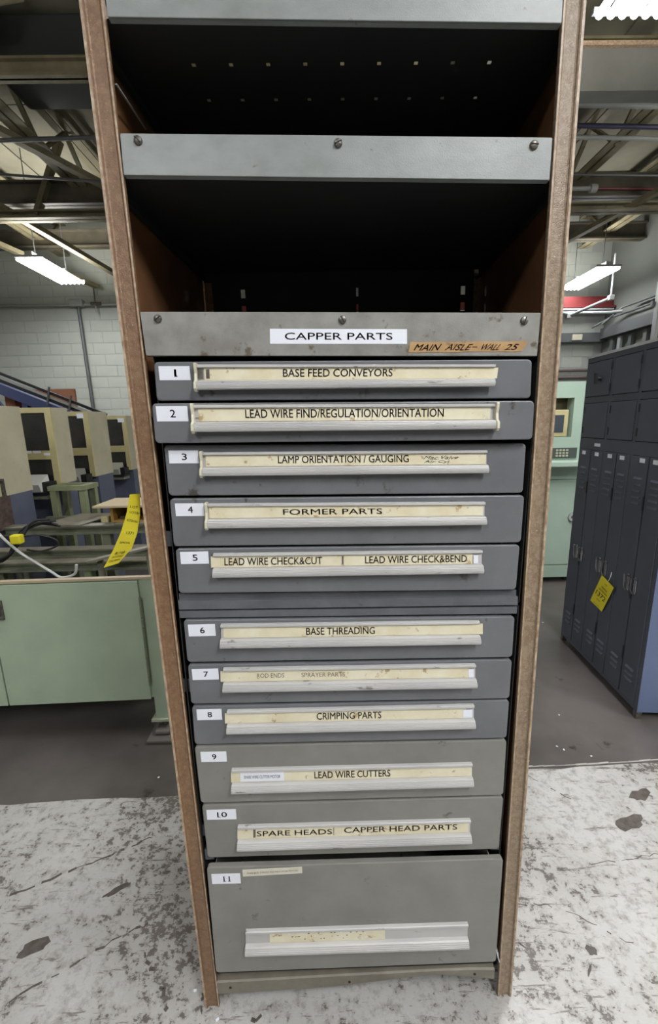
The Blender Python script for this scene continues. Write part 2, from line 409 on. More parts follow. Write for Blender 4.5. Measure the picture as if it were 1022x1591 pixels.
# trusses running away from the camera
def truss(x, y0, y1, zb=4.6, zt=5.1, m=BEAM, ph=0, wd=.11):
    mb = MB()
    for sx in (-1, 1):
        mb.box(x + sx * .012, x + sx * wd / 2, y0, y1, zb, zb + .015); mb.box(x + sx * .012 - .004, x + sx * .012 + .004, y0, y1, zb, zb + .09)
        mb.box(x + sx * .012, x + sx * wd / 2, y0, y1, zt, zt + .015)
    y = y0 + ph; up = False
    while y + .55 < y1:
        mb.bar((x, y, zt if up else zb), (x, y + .55, zb if up else zt), .05, .03); y += .55; up = not up
    struct('roof_truss', mb, m)
for a in [(-2.95, 3.2, 8.4, 4.62, 5.1, BEAM, 0, .2), (-4.45, 3.2, 8.4, 4.62, 5.1, BEAM, .2, .2), (-6.3, 3.2, 8.4, 4.62, 5.1), (3.33, 3.2, 8.4, 4.62, 5.1, BEAM, 0, .2), (4.75, 3.2, 8.4, 4.62, 5.1, BEAM, .1, .2), (1.9, 3.3, 8.4, 4.7, 5.1), (-1.4, 3.2, 8.4, 4.7, 5.1)]:
    truss(*a)
# sloping braces seen under the trusses
for i, (a, b) in enumerate([((-4.2, 5.2, 4.5), (-3.2, 7.6, 4.05)), ((-5.2, 5.6, 4.45), (-3.9, 8.3, 4.1)), ((-3.6, 4.5, 4.7), (-2.4, 5.9, 4.45)), ((-5.6, 6.1, 4.3), (-5.1, 6.1, 5.1)),
                            ((-4.3, 6.1, 4.3), (-3.9, 6.1, 5.1)), ((-3.5, 6.1, 4.3), (-3.1, 6.1, 5.1)), ((3.0, 7.5, 3.95), (4.6, 5.2, 4.5))]):
    mb = MB(); mb.bar(a, b, .09, .06); struct('roof_brace', mb, BEAM)
# duct above right
t = thing('air_duct', 'grey sheet metal air duct below the ceiling at upper right', 'duct', (3.0, 4.15, 4.4))
mb = MB(); mb.box(1.2, 3.02, 4.08, 4.22, 4.28, 4.57); mb.build('duct_body', DUCT, t)
mb = MB(); mb.box(1.2, 5.3, 4.05, 4.24, 4.57, 4.60); mb.box(3.02, 3.05, 4.06, 4.24, 4.26, 4.57); mb.build('flange', LIP, t)
mb = MB(); mb.box(3.05, 5.3, 4.08, 4.22, 4.30, 4.57); mb.build('duct_body', DUCT, t)
# dark unit + ceiling sheet at upper left
t = thing('hanging_heater', 'dark boxy unit hanging under the ceiling at upper left', 'heater', (-2.4, 4.8, 5.0))
mb = MB(); mb.box(-2.85, -1.95, 4.55, 5.1, 4.8, 5.2, c=.03); mb.build('housing', mat('charcoal_housing', (52, 54, 53), .5), t)
for sx in (-2.75, -2.05):
    mb = MB(); mb.tube([(sx, 4.8, 5.2), (sx, 4.8, 5.3)], .012); mb.build('hanger', GPIPE, t)
mb = MB(); mb.box(-4.6, -2.6, 3.3, 4.3, 4.88, 4.9); mb.box(-4.6, -4.58, 3.3, 4.3, 4.88, 5.3); mb.box(-2.62, -2.6, 3.3, 4.3, 4.88, 5.3)
tag(mb.build('sheet_panel', DUCT), 'grey sheet metal panel under the ceiling at upper left', 'panel')
# pipes
def pipe(name, pts, r, m, label, cat='pipe', group=None):
    mb = MB(); mb.tube(pts, r, 10); return tag(mb.build(name, m, smooth=True), label, cat, group)
t = thing('sprinkler_pipe', 'thin white pipe running across the left wall with a drop pipe', 'pipe', (-4.4, 8.42, 3.86))
mb = MB(); mb.tube([(-9.5, 8.42, 3.86), (-2.9, 8.42, 3.83)], .022); mb.build('run', PIPE, t, True)
mb = MB(); mb.tube([(-4.34, 8.44, 3.8), (-4.28, 8.44, 0.01)], .030); mb.build('drop', GPIPE, t, True)
mb = MB(); mb.box(-4.46, -4.22, 8.34, 8.47, 3.80, 3.92, c=.02); mb.build('tee', PIPE, t)
mb = MB(); mb.tube([(-4.0, 8.38, 3.7), (-4.0, 8.38, 4.15)], .012); mb.tube([(-4.08, 8.38, 3.84), (-3.9, 8.38, 3.84)], .03); mb.build('valve', STEEL, t)
pipe('conduit', [(-9, 5.2, 4.5), (-1.8, 5.0, 4.52)], .02, GPIPE, 'upper dark conduit crossing below the left ceiling beams', 'conduit')
pipe('conduit', [(-9, 5.35, 4.42), (-4, 5.3, 4.40), (-2, 5.6, 4.38)], .014, GPIPE, 'thin lower dark conduit crossing below the left ceiling beams', 'conduit')
pipe('rod', [(-3.4, 3.6, 4.34), (-1.9, 3.5, 4.46)], .014, BEAM, 'thin tan rod at the top left edge against dark ceiling', 'rod')
for i, (y, z, m, r, lb) in enumerate([(4.75, 4.62, PIPE, .03, 'pale pipe running under the right ceiling just below the duct'), (4.85, 4.5, mat('violet_pipe', (58, 54, 84), .5), .022, 'dark violet pipe under the right ceiling'),
                                      (4.9, 4.43, PIPE, .02, 'thin pale pipe below the dark violet pipe'), (5.6, 4.45, GPIPE, .012, 'thin grey cable line above the stub pipe at right'), (6.0, 4.5, mat('red_conduit', (120, 60, 60), .5), .014, 'thin reddish conduit under the right ceiling')]):
    pipe('pipe', [(1.8, y, z), (5.3, y + .15, z)], r, m, lb)
t = thing('stub_pipe', 'short horizontal pipe with round cap sticking out beside the right post', 'pipe', (2.5, 4.6, 3.95))
mb = MB(); mb.tube([(1.6, 4.6, 3.82), (2.62, 4.6, 3.82)], .018); mb.build('stem', PIPE, t, True)
mb = MB(); mb.tube([(2.62, 4.6, 3.82), (2.68, 4.6, 3.82)], .036); mb.build('cap', PIPE, t, True)
mb = MB(); mb.tube([(1.7, 4.6, 3.82), (1.7, 4.6, 5.3)], .010); mb.build('hanger', GPIPE, t)
# red beam, white pipes, trays at right back
t = thing('red_beam', 'dark red painted beam along the back wall at right', 'beam', (4.6, 8.3, 3.7))
mb = MB(); mb.box(-2.0, 5.34, 8.28, 8.42, 3.63, 3.80); mb.box(-2.0, 5.34, 8.2, 8.5, 3.60, 3.63); mb.build('web', RED, t)
pipe('pipe', [(-2.0, 8.2, 3.58), (5.3, 8.2, 3.56)], .022, PIPE, 'upper white pipe just below the red beam')
pipe('pipe', [(-2.0, 7.9, 3.47), (5.05, 7.9, 3.44), (5.2, 7.8, 3.44)], .026, PIPE, 'lower white pipe with a rounded end below the red beam')
t = thing('angled_pipe', 'white angled pipe arm hanging from a rod under the red beam', 'pipe', (4.7, 7.6, 3.5))
mb = MB(); mb.tube([(4.72, 7.4, 4.2), (4.72, 7.4, 3.55)], .014); mb.build('rod', PIPE, t, True)
mb = MB(); mb.tube([(4.72, 7.4, 3.55), (4.3, 7.85, 3.38)], .024); mb.build('arm', PIPE, t, True)
for p in ((4.72, 7.4, 3.55), (4.3, 7.85, 3.38)):
    mb = MB(); mb.box(p[0] - .04, p[0] + .04, p[1] - .04, p[1] + .04, p[2] - .04, p[2] + .04, c=.01); mb.build('joint', PIPE, t)
t = thing('cable_tray', 'grey cable tray turning the corner below the white pipes', 'tray', (5.1, 8.4, 3.1))
mb = MB(); mb.box(-2.0, 5.34, 8.36, 8.48, 3.04, 3.2); mb.build('wall_run', GPIPE, t)
mb = MB(); mb.box(5.2, 5.33, 3.5, 8.36, 3.08, 3.26); mb.build('side_run', GPIPE, t)
mb = MB(); mb.box(4.68, 4.86, 8.33, 8.36, 3.07, 3.17); mb.build('plate', CAP, t)
for k in range(2):
    z = 3.42 + .1 * k
    pipe('conduit', [(5.28, 3.6, z), (5.28, 7.9 - .3 * k, z), (5.20, 8.1 - .3 * k, z - .02), (5.0, 8.3 - .3 * k, z - .15 - .1 * k)], .018, GPIPE, ['lower', 'upper'][k] + ' grey conduit bending along the right wall above the tray', 'conduit')
for k, (z, lb) in enumerate([(2.55, 'upper'), (2.42, 'lower')]):
    pipe('wall_rail', [(-2.0, 8.46, z), (5.3, 8.46, z)], .03, mat('mauve_rail', (120, 108, 106), .6), lb + ' of two thin mauve rails on the back wall above the mint machine', 'rail')
# frame uprights above the lockers
t = thing('strut_frame', 'tall grey steel frame standing behind the lockers near the right wall', 'frame', (5.2, 7.0, 0))
for (x, y, m, ww, zz) in [(5.06, 6.8, PIPE, .05, 3.62), (5.15, 6.8, GPIPE, .07, 3.5), (5.28, 8.1, GPIPE, .04, 3.05), (5.28, 7.9, PIPE, .04, 3.05), (5.30, 7.65, GPIPE, .05, 3.05), (5.30, 7.3, DUCT, .05, 3.05)]:
    mb = MB(); mb.box(x - ww / 2, x + ww / 2, y - .04, y + .04, .01, zz); mb.build('upright', m, t)
mb = MB(); mb.box(5.0, 5.34, 6.84, 6.88, 3.3, 3.36); mb.build('crossbar', GPIPE, t)

# ---------------------------------------------------------------- fluorescent fixtures
for (x, y, z, ln, pw, lb) in FIXTURES:
    t = thing('fluorescent_fixture', lb or 'fluorescent strip fixture hanging over the aisle behind the camera', 'ceiling light', (x, y, z), None if lb else 'ceiling lights behind the camera')
    mb = MB(); mb.box(x - .05, x + .05, y - ln / 2, y + ln / 2, z + .03, z + .09)
    for yy in (y - ln / 2, y, y + ln / 2): mb.box(x - .19, x + .19, yy - .012, yy + .012, z + .018, z + .045)
    mb.build('housing', LTOP, t)
    for k in range(6):
        xx = x - .165 + .066 * k
        mb = MB(); mb.tube([(xx, y - ln / 2 + .02, z), (xx, y + ln / 2 - .02, z)], .022, 8); mb.build('tube', TUBE, t, True)
    for sy in (-1, 1):
        mb = MB(); mb.tube([(x, y + sy * ln * .35, z + .09), (x, y + sy * ln * .35, 5.3)], .006, 6); mb.build('hanger', GPIPE, t)
    ld = bpy.data.lights.new('tube_light', 'AREA'); ld.shape = 'RECTANGLE'; ld.size = .38; ld.size_y = ln; ld.energy = FIX_W * pw; ld.color = (.97, .985, 1.0)
    lo = bpy.data.objects.new('tube_light', ld); C.objects.link(lo); lo.parent = t; lo.location = (0, 0, -.02)
    for sx_ in (-.12, .12):
        l2 = bpy.data.lights.new('tube_light', 'AREA'); l2.shape = 'RECTANGLE'; l2.size = .12; l2.size_y = ln; l2.energy = FIX_W * pw * UP / 2; l2.color = (1, .97, .9)
        o2 = bpy.data.objects.new('tube_light', l2); C.objects.link(o2); o2.parent = t; o2.location = (sx_, 0, .05); o2.rotation_euler = (math.pi, 0, 0)

# ---------------------------------------------------------------- shelving unit
D = .945; BACK = 1.53
def sx(x, y, z):   # the unit leans and is a little racked
    return x + .030 * (1 - z / 2.44) + .06 * (y - D)
unit = thing('shelving_unit', 'tall brown and grey steel shelving unit filled with labelled parts drawers', 'shelving', (.06, 1.2, 0))
ZT = 2.52
def post(x0, x1, mirror, y, front=True):
    """front post: flat face with a rolled lip on the outer edge, bead on the inner edge"""
    w_ = x1 - x0; s_ = 1 if front else -1
    prof = [(0, .034), (0, .003), (.0015, .0005), (.005, 0), (.008, .001), (.0095, .004), (.012, .0055), (w_ - .008, .0055), (w_ - .005, .003), (w_ - .002, .0025), (w_, .004), (w_, .012), (w_ - .002, .012), (w_ - .002, .0075), (.003, .0075), (.003, .034)]
    loops = []
    for z in (0.0, ZT):
        loops.append([(sx(x0 + (px if not mirror else w_ - px), y, z), y + s_ * py, z) for px, py in prof])
    mb = MB(); mb.loft(loops)
    p = mb.build('post', POSTR if mirror else POST, unit)
    # bright worn edges
    for (e, wd) in ((.004, .005), (w_ - .0015, .003)):
        px = e if not mirror else w_ - e
        yy = y - .0006 if e < .01 else y + .0014
        mb = MB(); mb.loft([[(sx(x0 + px - wd / 2, y, z), y + s_ * (yy - y), z), (sx(x0 + px + wd / 2, y, z), y + s_ * (yy - y), z), (sx(x0 + px + wd / 2, y, z), y + s_ * (yy - y + .001), z), (sx(x0 + px - wd / 2, y, z), y + s_ * (yy - y + .001), z)] for z in (0.0, ZT)])
        mb.build('edge', LIP, p)['label'] = 'worn pale edge'
    return p
post(-.4155, -.3725, False, D); post(.459, .5005, True, D)
post(-.4155, -.3725, False, BACK + .02, False); post(.459, .5005, True, BACK + .02, False)
for (x, s_) in ((-.4125, 1), (.4975, -1)):
    mb = MB(); mb.loft([[(sx(x, y, z), y, z) for y in (D + .03, BACK + .01)] + [(sx(x + s_ * .002, y, z), y, z) for y in (BACK + .01, D + .03)] for z in (.01, .8, 1.6, ZT - .01)])
    mb.build('side_panel', RUST, unit)
mb = MB(); mb.bar((-.4005 + .02, .99, 2.345), (-.4005 + .022, 1.13, 2.35), .003, .003); mb.build('painted_light_gap', PIPE, unit)  # pale bar painted in for light showing through a gap at the side panel
# back sheet with slotted columns
xs = [-.385]; holes_x = []
for hx in (-.285, .09, .44):
    hw = .007 if hx != .09 else .0035
    holes_x.append(len(xs)); xs += [hx - hw, hx + hw]
xs.append(.475)
zs = [.02]; hz = []
z = .1
while z < 2.42: hz.append(len(zs)); zs += [z, z + .026]; z += .05
zs.append(ZT - .02)
hxi = set(); 
for i in range(len(xs) - 1):
    if any(abs((xs[i] + xs[i + 1]) / 2 - h) < .001 for h in (-.285, .09, .44)): hxi.add(i)
hzi = set(hz)
mb = MB(); mb.grid_holes(xs, zs, lambda i, j: i in hxi and j in hzi, lambda a, b: (sx(a, BACK, b), BACK, b))
mb.build('back_panel', DARK, unit, recalc=False)
# shelves, their undersides at these heights
def shelf(z, holes):
    xs = [-.405]; hi = set(); hj = set()
    X = [-.2755 + .0768 * k for k in range(9)]
    ys = [D + .013, 1.06, 1.068, 1.16, 1.168, BACK - .003] if holes else [D + .013, BACK - .003]
    X = [-.253 + .0768 * k for k in range(9)] if holes else []
    for x in X: hi.add(len(xs)); xs += [x - .004, x + .004]
    xs.append(.492)
    hj = {1, 3}
    mb = MB(); mb.grid_holes(xs, ys, lambda i, j: i in hi and j in hj, lambda a, b: (sx(a, b, z), b, z))
    # flanges turned down at sides and back
    for x, s_ in ((-.405, 1), (.49, -1)):
        mb.loft([[(sx(x + a, y, z), y, z - b) for a, b in ((0, 0), (0, .028), (s_ * .012, .028), (s_ * .012, .026), (s_ * .0015, .026), (s_ * .0015, 0))] for y in (D + .014, BACK - .005)])
    mb.box(-.37, .50, BACK - .006, BACK - .004, z - .028, z)
    return mb.build('shelf', DARK, unit, recalc=False)
shelf(2.425, True); shelf(2.175, False)
mb = MB(); mb.box(-.37, .47, D + .004, BACK - .003, 1.852, 1.855); mb.build('shelf', DARK, unit)
FQ = [([(-.367, 2.475), (.456, 2.46), (.4575, 2.403), (-.366, 2.418)], FASC), ([(-.366, 2.238), (.4565, 2.223), (.457, 2.151), (-.367, 2.169)], FASC), ([(-.3635, 1.925), (.460, 1.91), (.459, 1.825), (-.360, 1.84)], FASC3)]
FO = []
for q, m in FQ:
    mb = MB(); plate(mb, q, D, .004, .002, .001)
    # lower return edge
    a, b = q[3], q[2]
    mb.loft([[(p[0], D + .002, p[1] + .002), (p[0], D + .002, p[1]), (p[0], D + .014, p[1]), (p[0], D + .014, p[1] + .002)] for p in (a, b)])
    FO.append(mb.build('fascia', m, unit))
def bolt(x, z, par):
    mb = MB()
    def ring(r, y): return [(x + r * math.cos(t), y, z + r * math.sin(t)) for t in [2 * math.pi * k / 14 for k in range(14)]]
    mb.loft([ring(.0082, D), ring(.0082, D - .002), ring(.0070, D - .0045), ring(.004, D - .0058), ring(.001, D - .006)])
    a = random.uniform(0, 3.1)
    dx, dz = math.cos(a) * .0072, math.sin(a) * .0072
    mb.bar((x - dx, D - .0058, z - dz), (x + dx, D - .0058, z + dz), .0016, .0016, 1)
    mb.build('bolt', [STEEL, SLOT], par, True)
for k, (x, z) in enumerate([(-.328, 1.911), (.049, 1.903), (.426, 1.895), (-.333, 2.225), (.045, 2.217), (.421, 2.21)]): bolt(x, z, FO[2] if k < 3 else FO[1])
# title card and tape on the third fascia
q = [(-.101, 1.888), (.1825, 1.8825), (.1833, 1.8535), (-.102, 1.8585)]
mb = MB(); plate(mb, q, D - .0008, .001, .0005, .0002)
f = quad_fn(q, D - .0011); put_text(mb, 'CAPPER PARTS', lambda a, b: f(.108 + .785 * a, .28 + .46 * b), 1, .003)
mb.build('title_card', [WHITE, INK], FO[2])['label'] = 'white card reading CAPPER PARTS'
q = [(.190, 1.858), (.438, 1.8545), (.426, 1.8345), (.1865, 1.837)]
mb = MB(); n = 12
top = [(lerp(q[0][0], q[1][0], k / n), lerp(q[0][1], q[1][1], k / n) + random.uniform(-.0008, .0008)) for k in range(n + 1)]
bot = [(lerp(q[3][0], q[2][0], k / n), lerp(q[3][1], q[2][1], k / n) + random.uniform(-.0008, .0008)) for k in range(n + 1)]
V = [(p[0], D - .0008, p[1]) for p in top] + [(p[0], D - .0008, p[1]) for p in bot]
mb.add(V, [(k, k + 1, n + 2 + k, n + 1 + k) for k in range(n)])
f = quad_fn(q, D - .0012)
hand = [('MAIN', .04, .25), ('AISLE', .31, .52), ('-', .545, .585), ('WALL', .61, .78), ('25', .83, .93)]
for s_, a0, a1 in hand:
    lo_, hi_ = (.16, .74) if s_ != '-' else (.45, .52)
    put_text(mb, s_, lambda a, b: f(a0 + (a1 - a0) * (a + .10 * b * (1 if len(s_) > 1 else 0)), lo_ + (hi_ - lo_) * b + .025 * math.sin(7 * a + a0 * 20)), 1, .010)
mb.build('tape', [TAPE, INK], FO[2])['label'] = 'brown masking tape with handwriting MAIN AISLE - WALL 25'
# bottom rail, its lower edge bent up
top = [(-.347, .100), (.0, .108), (.30, .114), (.40, .114), (.474, .110)]; bot = [(-.345, .054), (.0, .066), (.29, .099), (.38, .088), (.474, .072)]
mb = MB()
V = []; 
for (a, b) in zip(top, bot):
    V += [(a[0], BACK - .02, a[1]), (a[0], D + .006, a[1]), (a[0], D + .002, a[1] - .003), (b[0], D + .002, b[1]), (b[0], D + .012, b[1] + .001), (b[0], D + .012, b[1] + .003), (b[0], D + .004, b[1] + .004), (a[0], D + .006, a[1] - .004), (a[0], BACK - .02, a[1] - .003)]
n = 9
mb.loft([V[i * n:(i + 1) * n] for i in range(5)])
for (x, z) in ((-.305, .078), (.415, .094), (.045, .082)): mb.loft([[(x + .004 * math.cos(t), y, z + .004 * math.sin(t)) for t in [k * math.pi / 4 for k in range(8)]] for y in (D + .0010, D + .003)], 1)
mb.build('base_rail', [BASE, SLOT], unit)
# little clips between side panels and drawer housings
for z in (1.44, 1.06, .62):
    for x0, x1 in ((-.385, -.352), (.465, .484)):
        l = .030 * (1 - z / 2.44)
        mb = MB(); mb.box(x0 + l, x1 + l, D + .02, D + .025, z - .018, z + .018); mb.build('clip', RAILM, unit)
mb = MB(); mb.bar((.468, D - .004, .205), (.482, D - .006, .15), .003, .002); mb.build('bent_pin', WHITE, unit)

# ---------------------------------------------------------------- drawer cabinets and drawers
DQ = {
1: (0.938, [(-0.343, 1.828), (0.446, 1.819), (0.449, 1.737), (-0.345, 1.747)]),
2: (0.922, [(-0.350, 1.744), (0.450, 1.734), (0.452, 1.651), (-0.351, 1.660)]),
3: (0.945, [(-0.342, 1.657), (0.450, 1.644), (0.451, 1.531), (-0.342, 1.543)]),
4: (0.945, [(-0.341, 1.539), (0.455, 1.528), (0.455, 1.415), (-0.342, 1.426)]),
5: (0.945, [(-0.339, 1.423), (0.453, 1.412), (0.452, 1.299), (-0.341, 1.312)]),
6: (0.945, [(-0.337, 1.247), (0.454, 1.233), (0.455, 1.123), (-0.337, 1.134)]),
7: (0.945, [(-0.337, 1.130), (0.455, 1.119), (0.456, 1.009), (-0.338, 1.020)]),
8: (0.945, [(-0.337, 1.016), (0.456, 1.006), (0.456, 0.895), (-0.339, 0.904)]),
9: (0.945, [(-0.340, 0.900), (0.457, 0.891), (0.459, 0.721), (-0.338, 0.727)]),
10: (0.945, [(-0.336, 0.722), (0.460, 0.717), (0.458, 0.546), (-0.334, 0.550)]),
11: (0.930, [(-0.334, 0.538), (0.465, 0.533), (0.467, 0.164), (-0.337, 0.163)])}
CARDS = {1: [(-0.334, 1.818), (-0.27, 1.79)], 2: [(-0.342, 1.737), (-0.277, 1.706)], 3: [(-0.333, 1.644), (-0.269, 1.616)], 4: [(-0.33, 1.527), (-0.266, 1.498)],
5: [(-0.329, 1.414), (-0.265, 1.385)], 6: [(-0.327, 1.234), (-0.263, 1.204)], 7: [(-0.328, 1.117), (-0.264, 1.088)], 8: [(-0.326, 1.006), (-0.264, 0.976)],
9: [(-0.326, 0.884), (-0.261, 0.854)], 10: [(-0.325, 0.707), (-0.248, 0.676)], 11: [(-0.323, 0.516), (-0.246, 0.483)]}
HD = {1: [(-0.254, 1.819), (0.366, 1.808), (0.363, 1.763), (-0.255, 1.768)], 2: [(-0.263, 1.738), (0.365, 1.728), (0.365, 1.676), (-0.263, 1.683)],
3: [(-0.259, 1.639), (0.361, 1.630), (0.364, 1.581), (-0.260, 1.588)], 4: [(-0.257, 1.526), (0.363, 1.515), (0.366, 1.464), (-0.258, 1.471)],
5: [(-0.252, 1.410), (0.363, 1.402), (0.366, 1.349), (-0.255, 1.355)], 6: [(-0.248, 1.235), (0.366, 1.226), (0.369, 1.170), (-0.251, 1.178)],
7: [(-0.250, 1.120), (0.363, 1.112), (0.366, 1.053), (-0.253, 1.061)], 8: [(-0.249, 1.004), (0.365, 1.000), (0.368, 0.939), (-0.252, 0.945)],
9: [(-0.249, 0.834), (0.369, 0.829), (0.372, 0.767), (-0.252, 0.769)], 10: [(-0.245, 0.658), (0.373, 0.654), (0.376, 0.587), (-0.249, 0.588)],
11: [(-0.242, 0.323), (0.377, 0.320), (0.380, 0.243), (-0.246, 0.247)]}
# texts: (string, u0, u1, v0, v1, ink, bold); strips: (u0, u1)
STR = {
1: ((.024, 1.012), [('BASE FEED CONVEYORS', .287, .655, 1, 0)]),
2: ((.015, .985), [('LEAD WIRE FIND/REGULATION/ORIENTATION', .169, .828, 1, 0)]),
3: ((.012, .998), [('LAMP ORIENTATION / GAUGING', .263, .723, 1, 0)]),
4: ((.005, .993), [('FORMER PARTS', .27, .627, 1, 0)]),
5: ((-.010, .965), [('LEAD WIRE CHECK&CUT', .04, .402, 1, 0), ('LEAD WIRE CHECK&BEND', .562, .943, 1, 0)]),
6: ((.010, 1.014), [('BASE THREADING', .328, .593, 1, 0)]),
7: ((-.012, .972), [('ROD ENDS', .132, .239, 2, -.01), ('SPRAYER PARTS', .307, .48, 2, -.01)]),
8: ((-.010, .968), [('CRIMPING PARTS', .36, .622, 1, 0)]),
9: ((-.004, .998), [('LEAD WIRE CUTTERS', .341, .657, 1, 0)]),
10: ((-.002, .992), [('SPARE HEADS', .081, .403, 2, 0), ('CAPPER HEAD PARTS', .455, .942, 2, 0)]),
11: ((.107, .626), [])}
PROF = [(0, 0), (0, .0075), (.02, .0095), (.10, .0098), (.125, .0085), (.13, .0035), (.63, .0035), (.635, .012), (.66, .0155), (.70, .0165), (.71, .0155), (.72, .0175), (.76, .0185), (.77, .0175), (.78, .0195), (.82, .0200),
        (.83, .0190), (.84, .0205), (.88, .0205), (.89, .0195), (.90, .0200), (.96, .0190), (1.0, .0155), (1.0, .0125), (.95, .0125), (.78, .0125), (.70, 0)]
def handle(k, y, dr, q=None):
    q = q or HD[k]
    f = quad_fn(q, y)
    mb = MB()
    mb.loft([[f(u, 1 - v, -d) for v, d in PROF] for u in (0.0, .25, .5, .75, 1.0)])
    mb.build('handle', ALU, dr)
    caps = {1: (0,), 2: (0, 1), 3: (0,), 4: (0,)}.get(k, ())
    for u in caps:
        cu = -.006 if u == 0 else 1.0; cw = .008
        prof = [(-.05, 0), (-.05, .014), (.0, .0155), (.18, .0145), (.35, .012), (.62, .015), (.72, .0225), (.95, .0235), (1.06, .018), (1.06, 0)]
        mb = MB(); mb.loft([[f(cu + a, 1 - v, -d) for v, d in prof] for a in (0, cw)]); mb.build('end_cap', CAP, dr)
    (u0, u1), texts = STR[k]
    mb = MB(); yv = -.0052
    n = 10; V = []
    for i in range(n + 1):
        u = lerp(u0, u1, i / n)
        for v, d in ((.865, yv), (.385, yv), (.385, yv + .0012), (.865, yv + .0012)): V.append(f(u, v, d))
    mb.loft([V[i * 4:i * 4 + 4] for i in range(n + 1)])
    for s_, a0, a1, ink, bold in texts:
        v0, v1 = (.50, .74) if k in (4, 10) else (.47, .79)
        if k == 7: v0, v1 = .54, .74
        if k in (1, 2, 3): v0, v1 = (.50, .82)
        if k == 10 and 'CAPPER' in s_: v0, v1 = .54, .79
        put_text(mb, s_, lambda a, b: f(lerp(a0, a1, a), lerp(v0, v1, b), yv - .0004), ink, bold if bold else (.003 if k in (4, 10) else .009 if ink == 1 else 0))
    if k == 3:
        put_text(mb, 'Mac.Valve', lambda a, b: f(lerp(.775, .895, a + .08 * b), lerp(.62, .77, b) + .01 * math.sin(a * 14), yv - .0004), 2, .003)
        put_text(mb, 'Air Cyl.', lambda a, b: f(lerp(.775, .868, a + .08 * b), lerp(.43, .57, b) + .01 * math.sin(a * 12), yv - .0004), 2, .003)
    def bar_(u, w_, mi):
        mb.add([f(u, .45, yv - .0004), f(u + w_, .45, yv - .0004), f(u + w_, .82, yv - .0004), f(u, .82, yv - .0004)], [(0, 1, 2, 3)], mi)
    if k == 5: bar_(.475, .007, 2)
    if k == 10: bar_(.066, .010, 2); bar_(.409, .003, 2)
    if k == 1: bar_(.03, .012, 3); bar_(-.0, .02, 3)
    if k == 11:
        for i in range(26):
            uu = .19 + i * .0145 + random.uniform(0, .004); v0 = random.choice((.50, .62, .76)); dv = random.uniform(.02, .07); du = random.uniform(.003, .010)
            mb.add([f(uu, v0, yv - .0004), f(uu + du, v0 + .02, yv - .0004), f(uu + du, v0 + dv, yv - .0004), f(uu - .002, v0 + dv, yv - .0004)], [(0, 1, 2, 3)], 2 if i % 4 else 4)
    mb.build('label_strip', [STRIP, INKG, INKB, STEEL, WHITE], dr)
    for kk, (w0, w1) in {5: (.968, .985), 7: (.972, .992), 8: (.955, .993), 2: (0, 0)}.items():
        if kk == k and w1 > 0:
            mb = MB(); mb.loft([[f(u, v, d) for v, d in ((.78, yv - .0008), (.40, yv - .0008), (.40, yv), (.78, yv))] for u in (w0, w1)]); mb.build('end_tab', WHITE, dr)
def number_text(mb, k, fn, mi=1):
    s_ = str(k)
    wd = .17 if k < 10 else (.33 if k == 10 else .22)
    cx0 = .5 - wd / 2 + .02
    if k == 1: wd = .07; cx0 = .49
    put_text(mb, s_, lambda a, b: fn(cx0 + wd * a, .26 + .5 * b), mi, .008)
    def serif(c): mb.add([fn(c - .04, .24), fn(c + .06, .24), fn(c + .06, .29), fn(c - .04, .29)], [(0, 1, 2, 3)], mi)
    if k == 1: serif(.53)
    if k == 10: serif(.40)
    if k == 11: serif(.435); serif(.60)

upper = thing('drawer_cabinet', 'upper grey metal housing holding drawers numbered 1 to 5', 'drawer cabinet', (.055, 1.2, 1.262), 'drawer housings in the shelving unit')
lower = thing('drawer_cabinet', 'lower grey metal housing holding drawers numbered 6 to 11', 'drawer cabinet', (.055, 1.2, .115), 'drawer housings in the shelving unit')
for cab, z0, z1 in ((upper, 1.262, 1.848), (lower, .118, 1.256)):
    mb = MB()
    x0, x1 = -.350, .468
    for a, b in ((x0, x0 + .002), (x1 - .002, x1)): mb.box(a, b, D + .012, BACK - .03, z0, z1)
    mb.box(x0, x1, D + .012, BACK - .03, z0, z0 + .002); mb.box(x0, x1, D + .012, BACK - .03, z1 - .002, z1); mb.box(x0, x1, BACK - .032, BACK - .03, z0, z1)
    mb.build('housing', DARK, cab)
q = [(-.346, 1.307), (.459, 1.294), (.460, 1.260), (-.345, 1.271)]
mb = MB(); mb.loft([[(p[0], D + .014, p[1]) for p in q], [(p[0], D + .02, p[1]) for p in q]])
q2 = [(-.346, 1.293), (.459, 1.281), (.460, 1.260), (-.345, 1.271)]
mb.loft([[(p[0], D + .004, p[1]) for p in q2], [(p[0], D + .014, p[1]) for p in q2]]); mb.build('front_rail', RAILM, upper)
q = [(-.346, 1.2665), (.460, 1.255), (.459, 1.238), (-.345, 1.250)]
mb = MB(); mb.loft([[(p[0], D + .004, p[1]) for p in q], [(p[0], D + .02, p[1]) for p in q]]); mb.build('front_rail', RAILM, lower)
for zz in (.545,):
    for xa, xb in ((-.345, -.32), (.44, .465)):
        mb = MB(); mb.box(xa, xb, D + .012, D + .03, zz - .015, zz + .02, c=.002); mb.build('slide', RAILM, lower)
names = {1: 'BASE FEED CONVEYORS', 2: 'LEAD WIRE FIND/REGULATION/ORIENTATION'}
